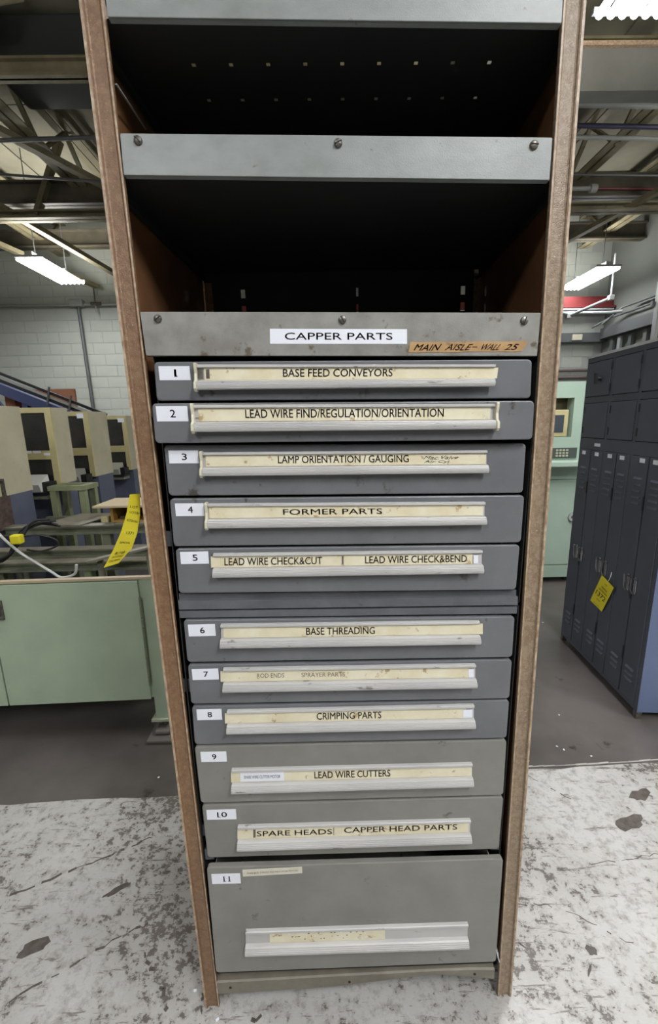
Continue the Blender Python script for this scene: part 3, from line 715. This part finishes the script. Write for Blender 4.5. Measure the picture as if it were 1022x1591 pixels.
for k, (y, q) in DQ.items():
    cab = upper if k <= 5 else lower
    mb = MB(); g = .0012
    if k in (1, 2): pass
    q = [(q[0][0], q[0][1] - g), (q[1][0], q[1][1] - g), (q[2][0], q[2][1] + g), (q[3][0], q[3][1] + g)]
    plate(mb, q, y, .012 if k not in (2, 11) else .014, .009, .0025)
    m = DRAW if k <= 8 else DRAWL
    # tray body behind the face
    zt = min(q[0][1], q[1][1]) - .012; zb = max(q[2][1], q[3][1]) + .008
    mb.box(-.318, .436, y + .012, y + .014, zb, zt); mb.box(-.318, -.316, y + .013, BACK - .06, zb, zt); mb.box(.434, .436, y + .013, BACK - .06, zb, zt); mb.box(-.318, .436, y + .013, BACK - .06, zb, zb + .002)
    dr = mb.build('drawer', m, cab)
    dr['label'] = 'drawer numbered %d' % k
    (cx0, cz0), (cx1, cz1) = CARDS[k]
    sl = -.002 if k not in (5, 6, 7, 8) else -.001
    cq = [(cx0, cz0), (cx1, cz0 + sl + .001), (cx1, cz1 + sl * .5), (cx0, cz1 + .0)]
    mb = MB(); yy = y - .0008
    plate(mb, cq, yy, .0008, .0004, .0001)
    f = quad_fn(cq, yy - .0004); number_text(mb, k, f); mb.build('number_card', [WHITE, INK], dr)
    handle(k, y, dr)
    if k == 9:
        f = quad_fn(HD[9], y); mb = MB()
        mb.loft([[f(u, v, d) for v, d in ((.84, -.0062), (.42, -.0062), (.42, -.0056), (.84, -.0056))] for u in (.035, .216)])
        put_text(mb, 'SPARE WIRE CUTTER MOTOR', lambda a, b: f(lerp(.05, .20, a), lerp(.56, .70, b), -.0066), 1, 0); mb.build('sticker', [WHITE, INKG], dr)
    if k == 11:
        cq = [(-.239, .5265), (-.079, .530), (-.079, .509), (-.239, .5045)]
        mb = MB(); plate(mb, cq, y - .0008, .0008, .0004, .0001); f = quad_fn(cq, y - .0012)
        put_text(mb, 'SPARE BASE THREAD AND INDICATOR MOTORS', lambda a, b: f(lerp(.07, .93, a), lerp(.36, .62, b)), 1, 0); mb.build('sticker', [mat('old_white_sticker', (218, 214, 204), .5, 0, (196, 190, 166), 20, .5), INKB], dr)

# ---------------------------------------------------------------- yellow tag hanging on the left post (bent card)
t = thing('lot_tag', 'yellow printed tag hanging off the left side of the brown post', 'tag', (-.45, .97, 1.45))
mb = MB()
Lp = [(-.434, .960, 1.547), (-.448, .965, 1.505), (-.468, .97, 1.46), (-.494, .975, 1.415), (-.525, .98, 1.369)]
Rp = [(-.418, .975, 1.546), (-.425, .980, 1.495), (-.439, .985, 1.450), (-.458, .99, 1.412), (-.494, .99, 1.376)]
def tagfn(u, v):   # v 0 top .. 1 bottom
    i = min(int(v * 4), 3); s_ = v * 4 - i
    a = Vector(Lp[i]).lerp(Vector(Lp[i + 1]), s_); b = Vector(Rp[i]).lerp(Vector(Rp[i + 1]), s_); return a.lerp(b, u)
NU, NV = 3, 16
def shiftp(p, d): return (p[0] + .0 * d, p[1] - d, p[2] + .3 * d)
V = [tuple(tagfn(i / NU, j / NV)) for j in range(NV + 1) for i in range(NU + 1)]
V2 = [shiftp(p, -.0008) for p in V]; K = len(V)
F = [(j * (NU + 1) + i, j * (NU + 1) + i + 1, (j + 1) * (NU + 1) + i + 1, (j + 1) * (NU + 1) + i) for j in range(NV) for i in range(NU)]
mb.add(V + V2, F + [tuple(K + x for x in f_[::-1]) for f_ in F])
for s_, v0, v1, a0, a1 in [('LOT', .15, .18, .2, .85), ('LOCATION', .22, .25, .2, .9), ('AUCTION SALE', .33, .36, .15, .9), ('1371', .49, .53, .35, .8), ('REMOVAL', .64, .67, .2, .8), ('BUYER', .79, .83, .25, .8), ('DATE OF SALE', .85, .88, .2, .85), ('DO NOT REMOVE', .91, .94, .15, .85)]:
    put_text(mb, s_, lambda a, b: shiftp(tagfn(lerp(a0, a1, a), lerp(v1, v0, b)), .0006), 1, .004)
mb.build('card', [YEL, INK], t, recalc=False)

# ---------------------------------------------------------------- pale green cabinet at left
yaw = math.radians(1.6)
def gy(x, y): return y + (x + .95) * math.tan(yaw)
t = thing('metal_cabinet', 'pale green steel base cabinet with hinged doors on the left of the shelving', 'cabinet', (-1.9, 2.35, 0))
mb = MB()
def pbox(mb, x0, x1, y0, y1, z0, z1, mi=0): 
    P = [(x, gy(x, y), z) for x in (x0, x1) for y in (y0, y1) for z in (z0, z1)]
    mb.add(P, [(0, 1, 3, 2), (4, 6, 7, 5), (0, 4, 5, 1), (2, 3, 7, 6), (0, 2, 6, 4), (1, 5, 7, 3)], mi)
pbox(mb, -3.4, -.83, 2.105, 2.12, .24, .925); pbox(mb, -3.4, -3.38, 2.12, 2.6, .24, .925); pbox(mb, -.85, -.83, 2.12, 2.6, .24, .925); pbox(mb, -3.38, -.85, 2.12, 2.6, .24, .255); mb.build('body', GREEN, t)
mb = MB(); pbox(mb, -3.42, -.82, 2.095, 2.125, .925, .937); mb.build('top', mat('worn_tan_edge', (176, 160, 136), .5), t)
for x0, x1, lb in ((-1.707, -.962, 0), (-2.45, -1.715, 1)):
    mb = MB(); pbox(mb, x0, x1, 2.090, 2.104, .238, .918); d_ = mb.build('door', GREEN, t)
    if not lb:
        mb = MB()
        for k in range(9):
            z0 = .32 + k * .057
            mb.tube([(-.957, gy(-.957, 2.088), z0), (-.957, gy(-.957, 2.088), z0 + .053)], .006, 8)
        o = mb.build('hinge', [mat('green_grey_hinge', (116, 124, 104), .4, .3)], d_, True)
        mb = MB(); pbox(mb, -1.72, -1.645, 2.080, 2.09, .735, .84); pbox(mb, -1.675, -1.655, 2.070, 2.08, .76, .80); mb.build('latch', STEEL, d_)
for x in (-.915, -3.3):
    mb = MB(); pbox(mb, x - .035, x + .035, 2.105, 2.17, .105, .24); lg = mb.build('leg', GREEN, t)
    mb = MB(); pbox(mb, x - .06, x + .045, 2.095, 2.18, .09, .105); mb.build('foot_plate', mat('pale_green_plate', (168, 176, 152), .5), lg)
    mb = MB(); mb.tube([(x, gy(x, 2.135), .02), (x, gy(x, 2.135), .09)], .018, 10); mb.build('leveller', STEEL, lg)
    mb = MB(); mb.box(x - .075, x + .075, 2.03, 2.16, 0, .022, c=.006); mb.box(x - .045, x + .045, 2.07, 2.15, .022, .05, c=.012); mb.build('floor_pad', OIL, lg)

# ---------------------------------------------------------------- conveyor rails behind it
def rail(Y, x0, x1, z0, z1, label, grp='conveyor beams behind the green cabinet'):
    t = thing('conveyor_beam', label, 'conveyor', ((x0 + x1) / 2, Y, 0), grp)
    mb = MB(); mb.box(x0, x1, Y, Y + .07, z0, z0 + .012); mb.box(x0, x1, Y, Y + .07, z1 - .012, z1); mb.box(x0, x1, Y + .012, Y + .02, z0, z1); mb.build('channel', RAILG, t)
    mb = MB(); mb.box(x0, x1, Y - .006, Y + .08, z1, z1 + .008); mb.build('top_strip', RAILT, t)
    return t
t1 = rail(2.64, -2.17, -.80, .79, .845, 'front lower grey conveyor channel just above the green cabinet')
t2 = rail(2.72, -2.17, -.82, .855, .905, 'second grey conveyor channel stepped above the front one')
for x in (-2.15, -1.55, -.9):
    for tt, Y, zt in ((t1, 2.652, .79), (t2, 2.735, .855)):
        mb = MB(); mb.box(x, x + .05, Y, Y + .045, 0, zt); mb.build('leg', STAND if tt is t1 else RAILG, tt)
t3 = rail(2.86, -2.17, -.88, .975, 1.03, 'rear grey green table frame carrying loose plates')
for x in (-2.15, -1.52, -.95):
    mb = MB(); mb.box(x, x + .055, 2.87, 2.92, 0, .975); mb.build('leg', RAILG, t3)
mb = MB(); mb.box(-2.1, -.88, 3.2, 3.24, .965, 1.03); mb.build('rear_bar', RAILG, t3)
for i, (x0, x1, sk) in enumerate([(-1.95, -1.64, .10), (-1.42, -.95, .10)]):
    mb = MB(); P = [(x0, 2.85, 1.039), (x1, 2.85, 1.039), (x1 + sk, 3.23, 1.039), (x0 + sk, 3.23, 1.039)]
    mb.loft([P, [(a, b, c + .008) for a, b, c in P]])
    tag(mb.build('loose_plate', RAILT), ['worn tan metal plate on the table frame behind the black cables', 'tan metal plate on the table frame under the small ochre box', ''][i], 'plate')
# sage green bench frames
def bench(x0, x1, y0, y1, z, label):
    t = thing('stand_frame', label, 'frame', ((x0 + x1) / 2, (y0 + y1) / 2, 0))
    for x in (x0, x1):
        for y in (y0, y1):
            mb = MB(); mb.box(x - .022, x + .022, y - .022, y + .022, 0, z); mb.build('leg', STAND, t)
    mb = MB()
    mb.box(x0 - .03, x1 + .03, y0 - .03, y0 + .03, z, z + .035); mb.box(x0 - .03, x1 + .03, y1 - .03, y1 + .03, z, z + .035)
    mb.box(x0 - .03, x0 + .03, y0 + .03, y1 - .03, z, z + .035); mb.box(x1 - .03, x1 + .03, y0 + .03, y1 - .03, z, z + .035); mb.build('top_frame', STAND, t)
    mb = MB(); mb.box(x0 - .012, x0 + .012, y0 + .03, y1 - .03, .4, .44); mb.box(x1 - .012, x1 + .012, y0 + .03, y1 - .03, .4, .44); mb.build('stretcher', STAND, t)
bench(-2.06, -1.84, 3.29, 3.44, 1.22, 'sage green open square tube stand in front of the second cream machine')
# ochre tray box with papers
t = thing('wooden_box', 'small open ochre box on the table frame beside the yellow tag', 'box', (-1.3, 3.0, 1.048))
mb = MB()
zb_ = 1.048
mb.box(-1.46, -1.44, 2.90, 3.14, zb_, zb_ + .105); mb.box(-1.08, -1.06, 2.90, 3.14, zb_, zb_ + .105); mb.box(-1.44, -1.08, 3.12, 3.14, zb_, zb_ + .105); mb.box(-1.44, -1.08, 2.90, 3.12, zb_, zb_ + .01); mb.build('carcass', OCHRE, t)
mb = MB(); mb.box(-1.56, -1.04, 2.87, 3.2, zb_ + .105, zb_ + .118); mb.build('lid', mat('pale_wood_lid', (196, 178, 142), .6), t)
mb = MB(); mb.box(-1.42, -1.31, 2.95, 3.05, zb_ + .0105, zb_ + .03); tag(mb.build('fitting', STEEL), 'left of two small metal fittings inside the open ochre box', 'fitting')
mb = MB(); mb.box(-1.26, -1.16, 2.95, 3.08, zb_ + .0105, zb_ + .04); tag(mb.build('fitting', STEEL), 'right of two small metal fittings inside the open ochre box', 'fitting')
mb = MB(); mb.box(-1.52, -1.475, 2.88, 2.93, 1.048, 1.092, c=.006); tag(mb.build('wood_block', CREAMT), 'tiny cream block beside the ochre box', 'block')
# grey trolley handle seen above the green cabinet right end
t = thing('bent_rack', 'light grey bent metal rack sticking up behind the green cabinet beside the post', 'rack', (-1.1, 2.5, .9))
mb = MB(); mb.bar((-1.38, 2.42, .925), (-.93, 2.52, 1.0), .05, .012); mb.build('strip', RAILT, t)
mb = MB(); mb.bar((-1.0, 2.46, 0.0), (-1.06, 2.5, .97), .03, .02); mb.build('leg', RAILT, t)
mb = MB(); mb.bar((-1.36, 2.46, 0.0), (-1.33, 2.46, .93), .03, .02); mb.build('leg', RAILT, t)
# cables and hose
def smooth_path(P, n=8):
    out = []
    P = [Vector(p) for p in P]; Q_ = [P[0]] + P + [P[-1]]
    for i in range(1, len(Q_) - 2):
        a, b, c, d = Q_[i - 1:i + 3]
        for k in range(n):
            t_ = k / n
            out.append(.5 * ((2 * b) + (c - a) * t_ + (2 * a - 5 * b + 4 * c - d) * t_ ** 2 + (3 * b - a - 3 * c + d) * t_ ** 3))
    out.append(P[-1]); return out
mb = MB(); mb.tube(smooth_path([(-1.90, 2.50, 1.40), (-1.94, 2.5, 1.39), (-1.955, 2.48, 1.28), (-1.93, 2.48, 1.12), (-1.84, 2.5, .98), (-1.74, 2.5, .90), (-1.66, 2.5, .84), (-1.6, 2.50, .80), (-1.52, 2.5, .82), (-1.50, 2.5, .88)]), .008, 8)
tag(mb.build('white_hose', WCABLE, smooth=True), 'white hose curving down past the cable bundle at far left', 'hose')
lbs = ['topmost', 'second from the top', 'third from the top', 'fourth from the top', 'fifth from the top', 'lowest']
for i in range(6):
    a = i * 1.7
    mb = MB(); mb.tube(smooth_path([(-1.72 + .03 * math.sin(a), 2.66 + .012 * i, 1.13 - .012 * i), (-1.80, 2.60 + .012 * i, 1.11 + .015 * math.cos(a)), (-1.87 + .02 * math.cos(a), 2.56 + .012 * i, 1.02 + .010 * i), (-1.94 - .015 * i, 2.54 + .012 * i, .93 - .01 * i), (-2.10 - .03 * i, 2.5 + .012 * i, .90 + .02 * math.sin(a))]), .007, 6)
    tag(mb.build('cable', CABLE, smooth=True), lbs[i] + ' black cable of the tangled bundle at far left', 'cable', 'black cables in the tangled bundle')
mb = MB(); mb.tube(smooth_path([(-1.84, 2.5, 1.06), (-1.7, 2.5, 1.07), (-1.6, 2.5, 1.04), (-1.60, 2.5, 1.0), (-1.70, 2.5, .97), (-1.78, 2.5, .98)]), .006, 6)
tag(mb.build('cable', CABLE, smooth=True), 'thin black loop of cable right of the yellow clip', 'cable')
mb = MB(); mb.box(-1.83, -1.77, 2.44, 2.485, 1.03, 1.085, c=.008); tag(mb.build('cable_clip', YEL), 'small bright yellow clip on the black cable bundle', 'clip')

# ---------------------------------------------------------------- cream and blue machines
def machine(x1, y0, y1, width, zt, zb, win, label, tag_pos, papers=True):
    t = thing('machine_cabinet', label, 'machine', (x1 - width / 2, (y0 + y1) / 2, 0), 'cream and blue machines in a row at left')
    x0 = x1 - width
    mb = MB(); mb.box(x0, x1, y0 + .02, y1, zb, zt); mb.build('upper_body', CREAM, t)
    mb = MB(); mb.box(x0 + .01, x1 - .005, y0 + .06, y1 - .005, .03, zb); mb.build('lower_body', NAVY, t)
    mb = MB()
    fr = .048
    wz1, wz0 = zt - .045, zt - .335          # window
    lz1, lz0 = wz0 - .07, wz0 - .20          # lower opening
    # frame members
    mb.box(x0, x1, y0, y0 + .02, zt - .04, zt); mb.box(x1 - fr, x1, y0, y0 + .02, zb, zt - .04); mb.box(x0, x0 + .04, y0, y0 + .02, zb, zt - .04)
    mb.box(x0 + .04, x1 - fr, y0, y0 + .02, lz1, wz0); mb.build('front_frame', CREAMT, t)
    mb = MB(); mb.box(x0 + .04, x1 - fr, y0 + .012, y0 + .019, wz0, wz1); mb.build('window', GLASS, t)
    mb = MB(); mb.box(x0 + .04, x1 - fr, y0 + .012, y0 + .019, lz0, lz1); mb.build('lower_window', GLASS, t)
    mb = MB(); mb.box(x0 + .04, x1 - fr, y0 + .004, y0 + .019, zb, lz0); mb.build('kick', BLACK, t)
    # printer on a shelf
    s_ = thing('desk_printer', {0: 'white', 1: 'grey', 2: 'pale grey'}[tag_pos] + ' boxy printer on the shelf of the ' + ['nearest visible', 'middle', 'farthest'][tag_pos] + ' cream machine', 'printer', (x1 - .2, y0 - .08, lz0 - .12))
    pm = [mat('white_printer', (206, 206, 200), .4), mat('grey_printer', (150, 148, 138), .5), mat('pale_printer', (164, 164, 150), .5)][tag_pos]
    mb = MB(); q = [(x1 - .34, -.12), (x1 - .06, -.12), (x1 - .09, .10), (x1 - .33, .10)]
    xa, xb = x1 - .36, x1 - .075
    mb.loft([[(xa, y0 - .14, lz0 - .115), (xa, y0 - .16, lz0 - .055), (xa, y0 - .03, lz0 + .012), (xa, y0 - .012, lz0 - .115)], [(xb, y0 - .14, lz0 - .115), (xb, y0 - .16, lz0 - .055), (xb, y0 - .03, lz0 + .012), (xb, y0 - .012, lz0 - .115)]]); mb.build('case', pm, s_)
    mb = MB(); mb.box(xb + .001, xb + .05, y0 - .12, y0 - .012, lz0 - .115, lz0 - .04); mb.build('side_unit', BLACK, s_)
    mb = MB(); mb.box(xa - .02, x1 - .01, y0 - .17, y0 - .001, lz0 - .135, lz0 - .116); mb.build('shelf', BLACK, t)
    mb = MB(); mb.box(xa + .02, x1 - .03, y0 - .15, y0 - .001, lz0 - .17, lz0 - .137); mb.build('tray', RAILT, t)
    if tag_pos == 0: P = [(x1 - .235, wz0 + .0, .04), (x1 - .18, wz0 + .0, .06), (x1 - .10, wz0 - .018, .05)]
    elif tag_pos == 1: P = [(x1 - .10, zt - .03, .06)]
    else: P = [(x1 - .09, zt - .04, .07)]
    for (px, pz, pw) in P:
        mb = MB(); hh = .02 if tag_pos == 0 else .045
        mb.box(px, px + pw, y0 - .002, y0 - .0005, pz - hh / 2 - .01, pz + hh / 2 - .01); mb.build('sticker', WHITE, t)
    return t
# the nearest one: only its plain side stands in view
t = thing('machine_cabinet', 'nearest cream and blue machine, only its plain cream side showing at the left edge', 'machine', (-2.6, 3.0, 0), 'cream and blue machines in a row at left')
mb = MB(); mb.loft([[(-3.1, 2.75, z), (-2.19, 2.75, z), (-2.19, 3.25, z), (-3.1, 3.25, z)] for z in (1.236, 1.846)]); mb.build('upper_body', CREAM, t)
mb = MB(); mb.box(-3.09, -2.195, 2.78, 3.245, .03, 1.236); mb.build('lower_body', NAVY, t)
mb = MB(); mb.box(-2.19, -2.16, 2.82, 2.96, 1.02, 1.24); mb.build('motor_plate', mat('rusty_plate', (96, 78, 70), .6, 0, (60, 50, 48), 30, .8), t)
mb = MB(); mb.box(-2.19, -2.17, 2.93, 2.945, 1.24, 1.36); mb.box(-2.19, -2.17, 2.85, 2.865, 1.24, 1.36); mb.box(-2.19, -2.17, 2.865, 2.93, 1.345, 1.36); mb.build('bracket', STEEL, t)
machine(-2.128, 3.5, 3.735, .8, 1.848, 1.240, 0, 'second cream and blue machine, with a large dark window and white printer', 0)
machine(-2.165, 4.12, 4.48, .8, 1.832, 1.224, 0, 'third cream and blue machine, in the middle, with a narrow grey window', 1)
machine(-2.207, 5.0, 5.25, .8, 1.805, 1.190, 0, 'farthest cream and blue machine, window half hidden behind the brown post', 2)
# incline conveyor
t = thing('incline_conveyor', 'blue framed incline conveyor with rails sloping down behind the machines', 'conveyor', (-4, 6, 1.5))
for k, (dz, r, m) in enumerate([(.0, .022, BLACK), (-.06, .016, PIPE), (-.10, .022, BLACK)]):
    mb = MB(); mb.bar((-6.2, 6.0, 3.24 + dz), (-2.9, 6.0, 1.84 + dz), r * 2, r * 1.6); mb.build('guide_rail', m, t)
mb = MB(); mb.bar((-6.2, 6.05, 3.03), (-2.9, 6.05, 1.62), .12, .13); mb.build('side_beam', BLUEC, t)
for x in (-3.98, -5.3):
    z = 3.0 + (x + 6.2) * (-1.41 / 3.3)
    mb = MB(); mb.bar((x, 6.05, 0), (x, 6.05, z), .07, .07); mb.build('leg', BLUEC, t)
    mb = MB(); mb.bar((x + .02, 6.05, z - .6), (x - .5, 6.05, z + .17), .05, .05); mb.build('brace', BLUEC, t)
for x in (-3.62, -3.35):
    z = 3.24 + (x + 6.2) * (-1.40 / 3.3)
    mb = MB(); mb.bar((x - .03, 5.97, z - .16), (x + .03, 5.97, z + .07), .02, .02); mb.build('guide_post', GPIPE, t)
t = thing('orange_guard', 'faded orange guard panel under the blue incline conveyor', 'guard', (-3.9, 6.4, 0))
mb = MB(); mb.box(-4.5, -3.5, 6.4, 6.43, 0, 2.22); mb.build('panel', ORANGE, t)
mb = MB()
mb.box(-4.35, -4.28, 6.38, 6.4, 1.8, 2.2); mb.box(-4.35, -4.0, 6.38, 6.4, 2.05, 2.1); mb.box(-4.05, -4.0, 6.38, 6.4, 1.9, 2.15); mb.build('brace', mat('dark_red_brace', (104, 44, 36), .6), t)

# ---------------------------------------------------------------- mint machine right
t = thing('control_cabinet', 'mint green control cabinet with keypad between the post and the lockers', 'machine', (2.3, 4.4, 0))
mb = MB()
X0, X1 = 1.75, 2.62; Y0 = 4.2
mb.box(X0, X0 + .3, Y0, Y0 + .4, 1.27, 2.02); mb.box(2.435, X1, Y0, Y0 + .4, 1.27, 2.02); mb.box(X0 + .3, 2.435, Y0, Y0 + .4, 1.87, 2.02); mb.box(X0 + .3, 2.435, Y0, Y0 + .4, 1.27, 1.50); mb.build('upper_body', MINT, t)
mb = MB(); mb.box(X0 + .3, 2.435, Y0 + .12, Y0 + .13, 1.5, 1.87); mb.build('recess_panel', mat('olive_recess', (72, 68, 40), .6), t)
t_m = thing('monitor', 'cream framed monitor set inside the opening of the mint cabinet', 'monitor', (2.2, 4.27, 1.5))
mb = MB(); mb.box(2.05, 2.41, Y0 + .03, Y0 + .11, 1.502, 1.76, c=.008); mb.build('frame', CREAMT, t_m)
mb = MB(); mb.box(2.09, 2.365, Y0 + .024, Y0 + .031, 1.545, 1.71); mb.build('screen', mat('screen_glass', (66, 74, 80), .1), t_m)
mb = MB(); mb.box(X0, 2.66, Y0 - .16, Y0 - .001, 1.225, 1.275, c=.006); mb.build('ledge', mat('pale_mint_ledge', (176, 196, 180), .45), t)
mb = MB(); mb.box(2.15, 2.50, Y0 - .012, Y0, 1.295, 1.395); kp = mb.build('keypad_panel', mat('keypad_dark', (70, 76, 74), .5), t)
mb = MB()
for i in range(4):
    for j in range(3): mb.box(2.29 + i * .033, 2.312 + i * .033, Y0 - .018, Y0 - .012, 1.31 + j * .027, 1.328 + j * .027)
mb.box(2.20, 2.25, Y0 - .018, Y0 - .012, 1.32, 1.36)
mb.build('keys', mat('pale_keys', (170, 172, 150), .5), kp)
mb = MB(); mb.box(X0, X1, Y0 + .04, Y0 + .5, 1.08, 1.27); mb.build('throat', MINT, t)
mb = MB(); mb.box(X0, X1, Y0, Y0 + .5, .19, 1.075); mb.build('lower_body', MINT, t)
mb = MB(); mb.box(2.2, 2.60, Y0 - .012, Y0, .2, 1.06); dr = mb.build('door', MINT, t)
mb = MB(); mb.tube([(2.52, Y0 - .013, .70), (2.52, Y0 - .03, .70)], [.05, .045], 16); mb.tube([(2.52, Y0 - .03, .70), (2.52, Y0 - .04, .70)], .018, 10); mb.build('round_latch', CHROME, dr, True)
mb = MB(); mb.box(X0, X1 + .01, Y0 - .01, Y0 + .5, .06, .19); mb.build('plinth', MINT, t)
for x in (X0 + .05, 2.56):
    mb = MB(); mb.box(x - .03, x + .03, Y0 + .05, Y0 + .12, 0, .06); mb.build('foot', BLACK, t)

# ---------------------------------------------------------------- lockers (local frame: x' runs along the front, away from camera; y' outward)
lk = thing('locker_bank', 'slate blue steel locker bank with box doors over narrow tall doors', 'locker', (1.755, 2.117, 0), local=True)
lk.rotation_euler = (0, 0, math.atan2(2.96 - 2.117, 1.824 - 1.755))
# local x runs away from the camera along the front, local y points to the aisle (to the left), body at y < 0
LEN = .925; H = 2.075
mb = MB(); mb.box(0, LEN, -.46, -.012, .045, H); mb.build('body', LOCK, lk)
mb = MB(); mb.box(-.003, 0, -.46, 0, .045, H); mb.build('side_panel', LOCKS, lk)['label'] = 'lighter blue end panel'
mb = MB(); mb.box(-.006, LEN + .004, -.465, .004, H, H + .016); mb.build('top_panel', LTOP, lk)
for x in (0.0, LEN - .03):
    for y in (-.46, -.03):
        mb = MB(); mb.box(x, x + .03, y, y + .03, 0, .045); mb.build('foot', STEEL, lk)
# face frame
mb = MB()
cols = [(.0, .03), (.318, .343), (.60, .628), (.908, LEN)]
for a, b in cols: mb.box(a, b, -.012, 0, .045, H)
for a, b in ((.03, .318), (.343, .60), (.628, .908)):
    for z0, z1 in ((H - .03, H), (1.783, 1.82), (1.475, 1.55), (.045, .065)): mb.box(a, b, -.012, 0, z0, z1)
mb.build('face_frame', LOCK, lk)
g = .0045
for ci, (a, b) in enumerate(((.03, .318), (.343, .60), (.628, .908))):
    for z0, z1 in ((1.82, H - .03), (1.55, 1.783)):
        mb = MB(); mb.box(a + g, b - g, -.010, .003, z0 + g, z1 - g, c=.002); d_ = mb.build('box_door', LOCK, lk)
        for zz in (z0 + .03, z1 - .07):
            mb = MB(); mb.box(b - .012 if z0 < 1.7 else a - .006, b - .002 if z0 < 1.7 else a + .004, .003, .006, zz, zz + .045); mb.build('hinge', BLACK, d_)
        if ci == 2 and z0 > 1.7:
            mb = MB(); mb.tube([((a + b) / 2 - .03, .003, 1.93), ((a + b) / 2 - .03, .03, 1.93)], .012, 10); mb.bar(((a + b) / 2 - .03, .032, 1.90), ((a + b) / 2 - .03, .036, 1.965), .022, .014)
            mb.build('padlock', BLACK, d_)
    mid = (a + b) / 2
    for di, (p, q_) in enumerate(((a, mid - .002), (mid + .002, b))):
        mb = MB(); mb.box(p + .003, q_ - .003, -.010, .003, .068, 1.472, c=.002)
        for zz in (1.20, 1.235, 1.27, 1.305, 1.34): 
            xc = (p + q_) / 2; mb.add([(xc - .035, .003, zz), (xc + .035, .003, zz), (xc + .035, .010, zz + .004), (xc - .035, .010, zz + .004), (xc - .035, .003, zz + .016), (xc + .035, .003, zz + .016)], [(0, 1, 2, 3), (3, 2, 5, 4), (0, 3, 4), (1, 5, 2)])
        for zz in (.18, .215, .25):
            xc = (p + q_) / 2; mb.add([(xc - .035, .003, zz), (xc + .035, .003, zz), (xc + .035, .010, zz + .004), (xc - .035, .010, zz + .004), (xc - .035, .003, zz + .016), (xc + .035, .003, zz + .016)], [(0, 1, 2, 3), (3, 2, 5, 4), (0, 3, 4), (1, 5, 2)])
        d_ = mb.build('tall_door', LOCK, lk)
        xl = (p + q_) / 2 + random.uniform(-.02, .02)
        mb = MB(); mb.box(xl - .022, xl + .022, .0032, .0042, 1.438, 1.462); mb.build('number_sticker', WHITE, d_)
        hx = p + .03 if di else q_ - .03
        mb = MB(); mb.box(hx - .010, hx + .010, .003, .012, .70, .80, c=.003); mb.tube([(hx - .010, .012, .785), (hx - .012, .03, .80), (hx + .002, .034, .80), (hx + .004, .03, .73), (hx, .02, .70)], .004, 6)
        mb.build('latch_handle', CHROME, d_, True)
        hz_ = q_ if not di else p
        for zz in (.28, .66, 1.18): mb = MB(); mb.box(hz_ - .004, hz_ + .004, .0035, .008, zz, zz + .08); mb.build('hinge', BLACK, d_)
mb = MB(); mb.box(.66, .73, .0032, .004, 1.50, 1.52); tag(mb.build('number_sticker', WHITE, lk), None, None)
# tag on the locker
tg = thing('lot_tag', 'yellow tag numbered 1372 hanging tilted from a locker latch', 'tag', (0, 0, 0), local=True)
tg.location = lk.location; tg.rotation_euler = lk.rotation_euler
mb = MB(); 
# corners in locker-local (x', z): upper-left in the photo is larger x'
A_ = Vector((.452, .700)); B_ = Vector((.315, .668)); Cc = Vector((.418, .463)); Dd = Vector((.560, .480))
def tf(u, v, y=.018): 
    p = A_.lerp(B_, u).lerp(Dd.lerp(Cc, u), v); return (p.x, y - .006 * v, p.y)
mb.loft([[tf(0, 0), tf(1, 0), tf(1, 1), tf(0, 1)], [tf(0, 0, .0172), tf(1, 0, .0172), tf(1, 1, .0172), tf(0, 1, .0172)]])
for s_, v0, v1, a0, a1 in [('LOT', .12, .17, .42, .62), ('LOCATION', .27, .33, .3, .75), ('AUCTION SALE', .38, .44, .2, .85), ('1372', .50, .66, .12, .88), ('SOLD', .74, .78, .35, .65), ('DO NOT REMOVE', .93, .96, .25, .75)]:
    put_text(mb, s_, lambda a, b: tf(lerp(a0, a1, a), lerp(v1, v0, b), .0188), 1, .01)
mb.build('card', [YEL, INK], tg)
mb = MB(); mb.tube([(.375, .018, .69), (.34, .03, .73), (.335, .03, .76)], .002, 6); mb.build('string', WHITE, tg)
